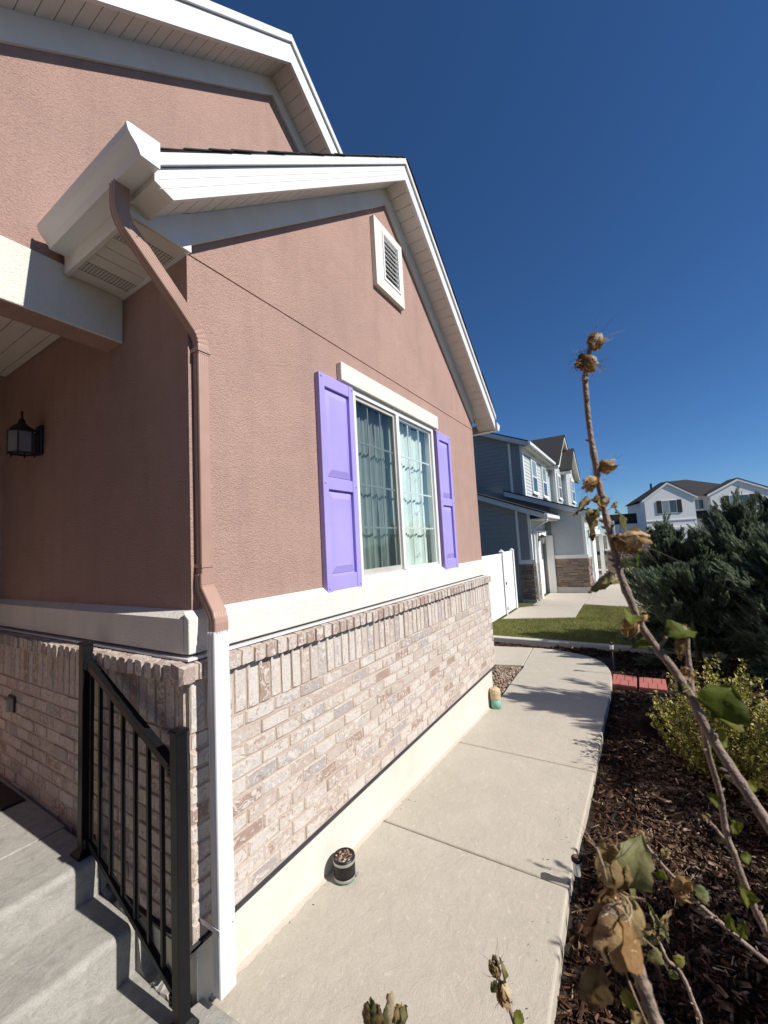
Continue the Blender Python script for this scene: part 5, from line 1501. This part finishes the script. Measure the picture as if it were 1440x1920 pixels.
klf((.948, .034, 2.066), cam_dir(.12, -1, -.1), cam_dir(.9, .1, -.5), .062, HA, 'olive', .34, -.25, .45, 55, .15)
klf((.940, .030, 2.005), cam_dir(.55, -.3, -.2), cam_dir(.3, .9, -.3), .055, HA, 'hleaf', .42, .7, .35, 56, .3)
kpod((.937, .009, 1.993), cam_dir(.92, -.22, -.2), .062, 46, HA, 15, .35, fat=.40, hairs=12)
kpod((.931, .027, 1.990), cam_dir(.3, -.8, -.4), .045, 47, HA, 9, .5, hairs=6)
klf((.926, .036, 1.916), cam_dir(-.75, .15, -.1), cam_dir(.1, .8, -.5), .048, HA, 'olive', .36, .8, .4, 57, .5, 'withered_leaf')
klf((.928, .024, 1.85), cam_dir(-.3, .2, -.6), cam_dir(.2, .9, -.2), .040, HA, 'hleaf', .42, .5, .3, 58, .2)
kpod((.924, .030, 1.832), cam_dir(-.3, -.9, -.2), .046, 48, HA, 7, .4, hairs=8)
kpod((.931, .006, 1.848), cam_dir(.8, .35, -.2), .030, 49, HA, 6, .7, hairs=4)
kst('twig', [(.938, -.012, 1.79), (.941, -.022, 1.800), (.942, -.028, 1.812)], .0045, .0028, HA, 0, 8, 7)
klf((.940, -.022, 1.806), cam_dir(.80, .45, -.2), cam_dir(-.35, .8, -.4), .060, HA, 'hleaf', .42, .25, .45, 59, .12)
klf((.936, -.012, 1.792), cam_dir(-.8, .1, .3), cam_dir(.1, .9, -.3), .042, HA, 'hleaf', .42, .3, .3, 60, .1)
klf((.962, -.054, 1.818), cam_dir(-.25, -.9, -.2), cam_dir(-.6, .2, -.7), .050, HA, 'dryleaf', .22, .3, .6, 61, .4, 'withered_leaf')
kpod((.966, -.056, 1.822), cam_dir(.3, .8, .1), .024, 62, HA, 6, .8, hairs=8)
kpod((.955, -.055, 1.742), cam_dir(-.1, .3, -.9), .034, 63, HA, 8, .8, hairs=10)
kpod((.928, -.045, 1.724), cam_dir(-.6, -.1, -.6), .034, 64, HA, 8, .6, mat='olive', hairs=4)
klf((.926, -.077, 1.672), cam_dir(.42, .75, -.1), cam_dir(-.45, .2, -.85), .074, HA, 'hleaf', .54, .1, .35, 65, .08)
klf((.928, -.082, 1.672), cam_dir(.95, .35, .1), cam_dir(-.2, .5, -.85), .058, HA, 'hleaf', .50, .25, .3, 66, .08)
klf((.930, -.074, 1.655), cam_dir(.45, -.3, -.3), cam_dir(.1, .5, -.85), .036, HA, 'hleaf', .42, .2, .3, 67, .1)
for i, (b_, d, L, m_) in enumerate((((1.034, -.088, 1.478), (-.6, .6), .05, 'hleaf'), ((1.030, -.098, 1.46), (.45, -.7), .06, 'hleaf'), ((1.04, -.104, 1.385), (.85, .15), .045, 'hleaf'),
                                  ((1.03, -.118, 1.31), (-.45, .85), .065, 'hleaf'), ((1.03, -.128, 1.285), (.6, .45), .05, 'hleaf'), ((.918, -.112, 1.585), (.75, -.3), .045, 'hleaf'), ((1.061, -.07, 1.43), (-.5, .5), .035, 'dryleaf'), ((1.056, -.08, 1.41), (.1, -.8), .032, 'dryleaf'))):
    klf(b_, cam_dir(d[0], d[1], -.2), cam_dir(-.2, .4, -.8), L * .62, HA, m_, .36, .3, .4, 70 + i, .15 if m_ == 'hleaf' else .5)

# near stem with the big shrivelled blossom, and two thin neighbours
HB = empty('hibiscus_shrub', (.6, -.3, .05), 'leaning hibiscus stems with one big shrivelled brown blossom close to the camera', 'shrub', 'woody hibiscus stems beside the path')
POD = [(0.476, 0.052, 1.648), (0.479, 0.047, 1.635), (0.478, 0.042, 1.617), (0.476, 0.038, 1.602), (0.475, 0.034, 1.583), (0.474, 0.029, 1.564), (0.47, 0.023, 1.552), (0.464, 0.013, 1.533), (.47, -.05, 1.3), (.52, -.18, .6), (.56, -.25, .0)]
stem('stem', POD, .0045, .0078, HB, 8, 11, 10)
S3 = [(1.233, 0.072, 1.263), (1.232, 0.056, 1.245), (1.231, 0.042, 1.226), (1.224, 0.019, 1.205), (1.223, -0.005, 1.182), (1.219, -0.033, 1.156), (1.214, -0.06, 1.14), (1.208, -0.086, 1.126), (1.201, -0.119, 1.109), (1.199, -0.152, 1.09), (1.192, -0.211, 1.059), (1.05, -.42, .6), (.8, -.5, .0)]
stem('stem', S3, .0032, .0058, HB, 12, 12, 8)
S4 = [(1.07, 0.045, 1.17), (1.066, 0.036, 1.146), (1.061, 0.027, 1.128), (1.073, 0.012, 1.11), (1.07, 0.0, 1.093), (1.067, -0.01, 1.061), (1.062, -0.018, 1.04), (1.058, -0.024, 0.999), (1.0, -.12, .6), (.85, -.3, .0)]
stem('stem', S4, .0028, .0048, HB, 6, 13, 8)
pc_ = Vector((.472, .052, 1.640))
pod(pc_ + cam_dir(0, .002, 0), cam_dir(.12, .9, -.1), .046, 81, HB, 14, .15, fat=.30, hairs=0)
pod(pc_ + cam_dir(-.006, -.010, -.008), cam_dir(-.15, -.85, -.25), .056, 82, HB, 14, .9, fat=.28, hairs=5)
pod(pc_ + cam_dir(.012, -.012, .006), cam_dir(.45, -.55, .2), .050, 83, HB, 6, .8, fat=.34, hairs=6, mat='dryleaf')
pod(pc_ + cam_dir(.002, .036, .012), cam_dir(-.1, .95, .1), .040, 89, HB, 8, .7, fat=.30, hairs=12, mat='dryleaf')
leaf(pc_ + cam_dir(.010, .012, .01), cam_dir(.42, .85, .0), cam_dir(-.35, .35, -.85), .056, HB, 'olive', .34, .30, .40, 84, .10)
leaf(pc_ + cam_dir(.020, .022, .016), cam_dir(.30, -.95, .1), cam_dir(.8, .1, -.5), .040, HB, 'olive', .30, .1, .3, 85, .12)
leaf(pc_ + cam_dir(-.020, -.028, -.006), cam_dir(-.18, -.95, -.1), cam_dir(-.4, .1, -.9), .056, HB, 'dryleaf', .26, .1, .5, 86, .25, 'withered_leaf')
leaf(pc_ + cam_dir(.012, -.085, .0), cam_dir(.38, -.9, .1), cam_dir(.5, .1, -.85), .058, HB, 'dryleaf', .16, .1, .4, 87, .15, 'withered_leaf')
leaf(pc_ + cam_dir(.0, -.060, -.004), cam_dir(.5, -.75, -.2), cam_dir(-.2, .4, -.9), .028, HB, 'hleaf', .26, .1, .4, 88, .1)
mb = MB(); q0 = pc_ + cam_dir(-.008, .03, .0)
mb.tube([q0, q0 + cam_dir(-.004, .018), q0 + cam_dir(-.010, .036)], [.0016, .0013, .0008], 6)
for i in range(4):
    a0_ = q0 + cam_dir(random.uniform(-.012, .012), random.uniform(-.02, .0), -.01); rr = random.uniform(.006, .013); ph = random.uniform(0, 6)
    mb.tube([a0_ + cam_dir(-rr * math.cos(t * .75 + ph), rr * math.sin(t * .75 + ph), -.003 * t) for t in range(7)], [.0011] * 4 + [.0009, .0007, .0004], 5)
tag(mb.build('filaments', M['fibre'], HB, True), kind='stuff')
leaf((1.232, .066, 1.262), cam_dir(-.5, -.55, -.2), cam_dir(-.4, .6, -.6), .055, HB, 'dryleaf', .26, .5, .6, 91, .5, 'withered_leaf')
pod((1.232, .062, 1.254), cam_dir(.1, .8, -.2), .040, 92, HB, 7, .8, hairs=10)
leaf((1.23, .05, 1.238), cam_dir(-.1, -.9, -.3), cam_dir(-.6, .2, -.7), .045, HB, 'dryleaf', .24, .4, .6, 93, .5, 'withered_leaf')
leaf((1.228, .028, 1.216), cam_dir(.5, .8, -.2), cam_dir(-.5, .4, -.7), .040, HB, 'dryleaf', .24, .3, .6, 94, .4, 'withered_leaf')
leaf((1.224, .016, 1.200), cam_dir(-.75, -.5, -.2), cam_dir(.1, .6, -.8), .030, HB, 'hleaf', .40, .3, .4, 95, .15)
pod((1.219, -.018, 1.178), cam_dir(.75, .55, -.2), .060, 96, HB, 9, .9, hairs=8)
leaf((1.216, -.030, 1.165), cam_dir(.85, .35, -.2), cam_dir(-.2, .6, -.7), .040, HB, 'olive', .44, .2, .3, 97, .1)
leaf((1.22, -.010, 1.17), cam_dir(-.2, -.9, -.1), cam_dir(-.6, .2, -.7), .042, HB, 'dryleaf', .28, .3, .5, 98, .4, 'withered_leaf')
leaf((1.206, -.100, 1.118), cam_dir(-.35, .9, -.1), cam_dir(-.7, -.1, -.6), .050, HB, 'hleaf', .22, .1, .4, 99, .1)
leaf((1.203, -.110, 1.112), cam_dir(.05, .95, -.1), cam_dir(-.7, .1, -.6), .045, HB, 'hleaf', .24, .1, .4, 100, .1)
for i, (dx, dy) in enumerate(((-.7, -.6), (-.25, -.95), (.3, -.9), (.8, -.4), (-.8, .1), (.5, .6), (-.1, .6))):
    leaf(Vector((1.070, .045, 1.172)) + cam_dir(0, .006), cam_dir(dx, dy, -.3), cam_dir(dx * .4, .6, -.7), .042, HB, 'dryleaf' if i % 3 else 'olive', .22, .6, .6, 110 + i, .4, 'withered_leaf')
for i, (b_, d, L) in enumerate((((1.066, .033, 1.138), (-.8, -.2), .045), ((1.07, .02, 1.118), (.6, .5), .035), ((1.07, .014, 1.112), (-.5, -.7), .03))):
    leaf(b_, cam_dir(d[0], d[1], -.2), cam_dir(-.1, .6, -.7), L * .8, HB, 'hleaf' if i == 1 else 'olive', .38, .3, .4, 120 + i, .15)
# low tips at the bottom edge of the view
HC = empty('hibiscus_shrub', (.85, .3, .03), 'low hibiscus shoots with dark dried buds poking in at the bottom edge', 'shrub', 'woody hibiscus stems beside the path')
T1 = [(0.985, 0.376, 1.032), (0.985, 0.37, 1.012), (0.986, 0.362, 0.985), (0.988, 0.354, 0.96), (0.99, 0.345, 0.938), (0.992, 0.337, 0.907), (0.99, 0.318, 0.858), (.97, .26, .5), (.93, .2, .0)]
stem('stem', T1, .0030, .0060, HC, 8, 14, 8)
pod((.985, .372, 1.020), cam_dir(-.25, .95, 0), .050, 131, HC, 9, .0, mat='dryleaf', fat=.20, hairs=7)
pod((.988, .357, .968), cam_dir(.25, -.9, -.2), .050, 132, HC, 8, .2, fat=.24, hairs=3)
leaf((.987, .362, .980), cam_dir(.22, .92, .1), cam_dir(.8, 0, -.5), .055, HC, 'olive', .20, .25, .6, 133, .05)
leaf((.991, .345, .935), cam_dir(.6, -.3, -.2), cam_dir(.1, .6, -.8), .035, HC, 'hleaf', .40, .2, .3, 134, .1)
leaf((.986, .367, 1.000), cam_dir(-.5, -.7, -.2), cam_dir(-.6, .2, -.7), .036, HC, 'olive', .26, .3, .6, 135, .3)
T2 = [(0.790, 0.558, 0.985), (0.785, 0.56, 0.970), (0.78, 0.564, 0.95), (0.774, 0.55, 0.90), (.75, .44, .5), (.72, .36, .0)]
stem('stem', T2, .005, .007, HC, 2, 15, 8)
for i, (dx, L, m_, y_) in enumerate(((-.035, .060, 'dryleaf', .004), (-.022, .072, 'olive', .0), (-.010, .062, 'dryleaf', -.003), (.004, .050, 'olive', .002), (.014, .085, 'dry', .0), (.028, .055, 'dryleaf', .003), (.040, .058, 'olive', .0))):
    mb = MB(); r = random.Random(140 + i); b_ = Vector((.788, .558, .985)) + cam_dir(dx, y_, 0)
    ribbon(mb, b_ - U_ * .012, U_ + R_ * dx * 2, -F_ + R_ * dx * 20, L, .0095, .006, 0.0, r, 7, .5); ribbon(mb, b_ - U_ * .012 + F_ * .004, U_ + R_ * dx * 2, F_, L * .9, .0085, .005, 0.0, r, 7, .5)
    mb.build('dried_bract', M[m_], HC, True, fix=False)
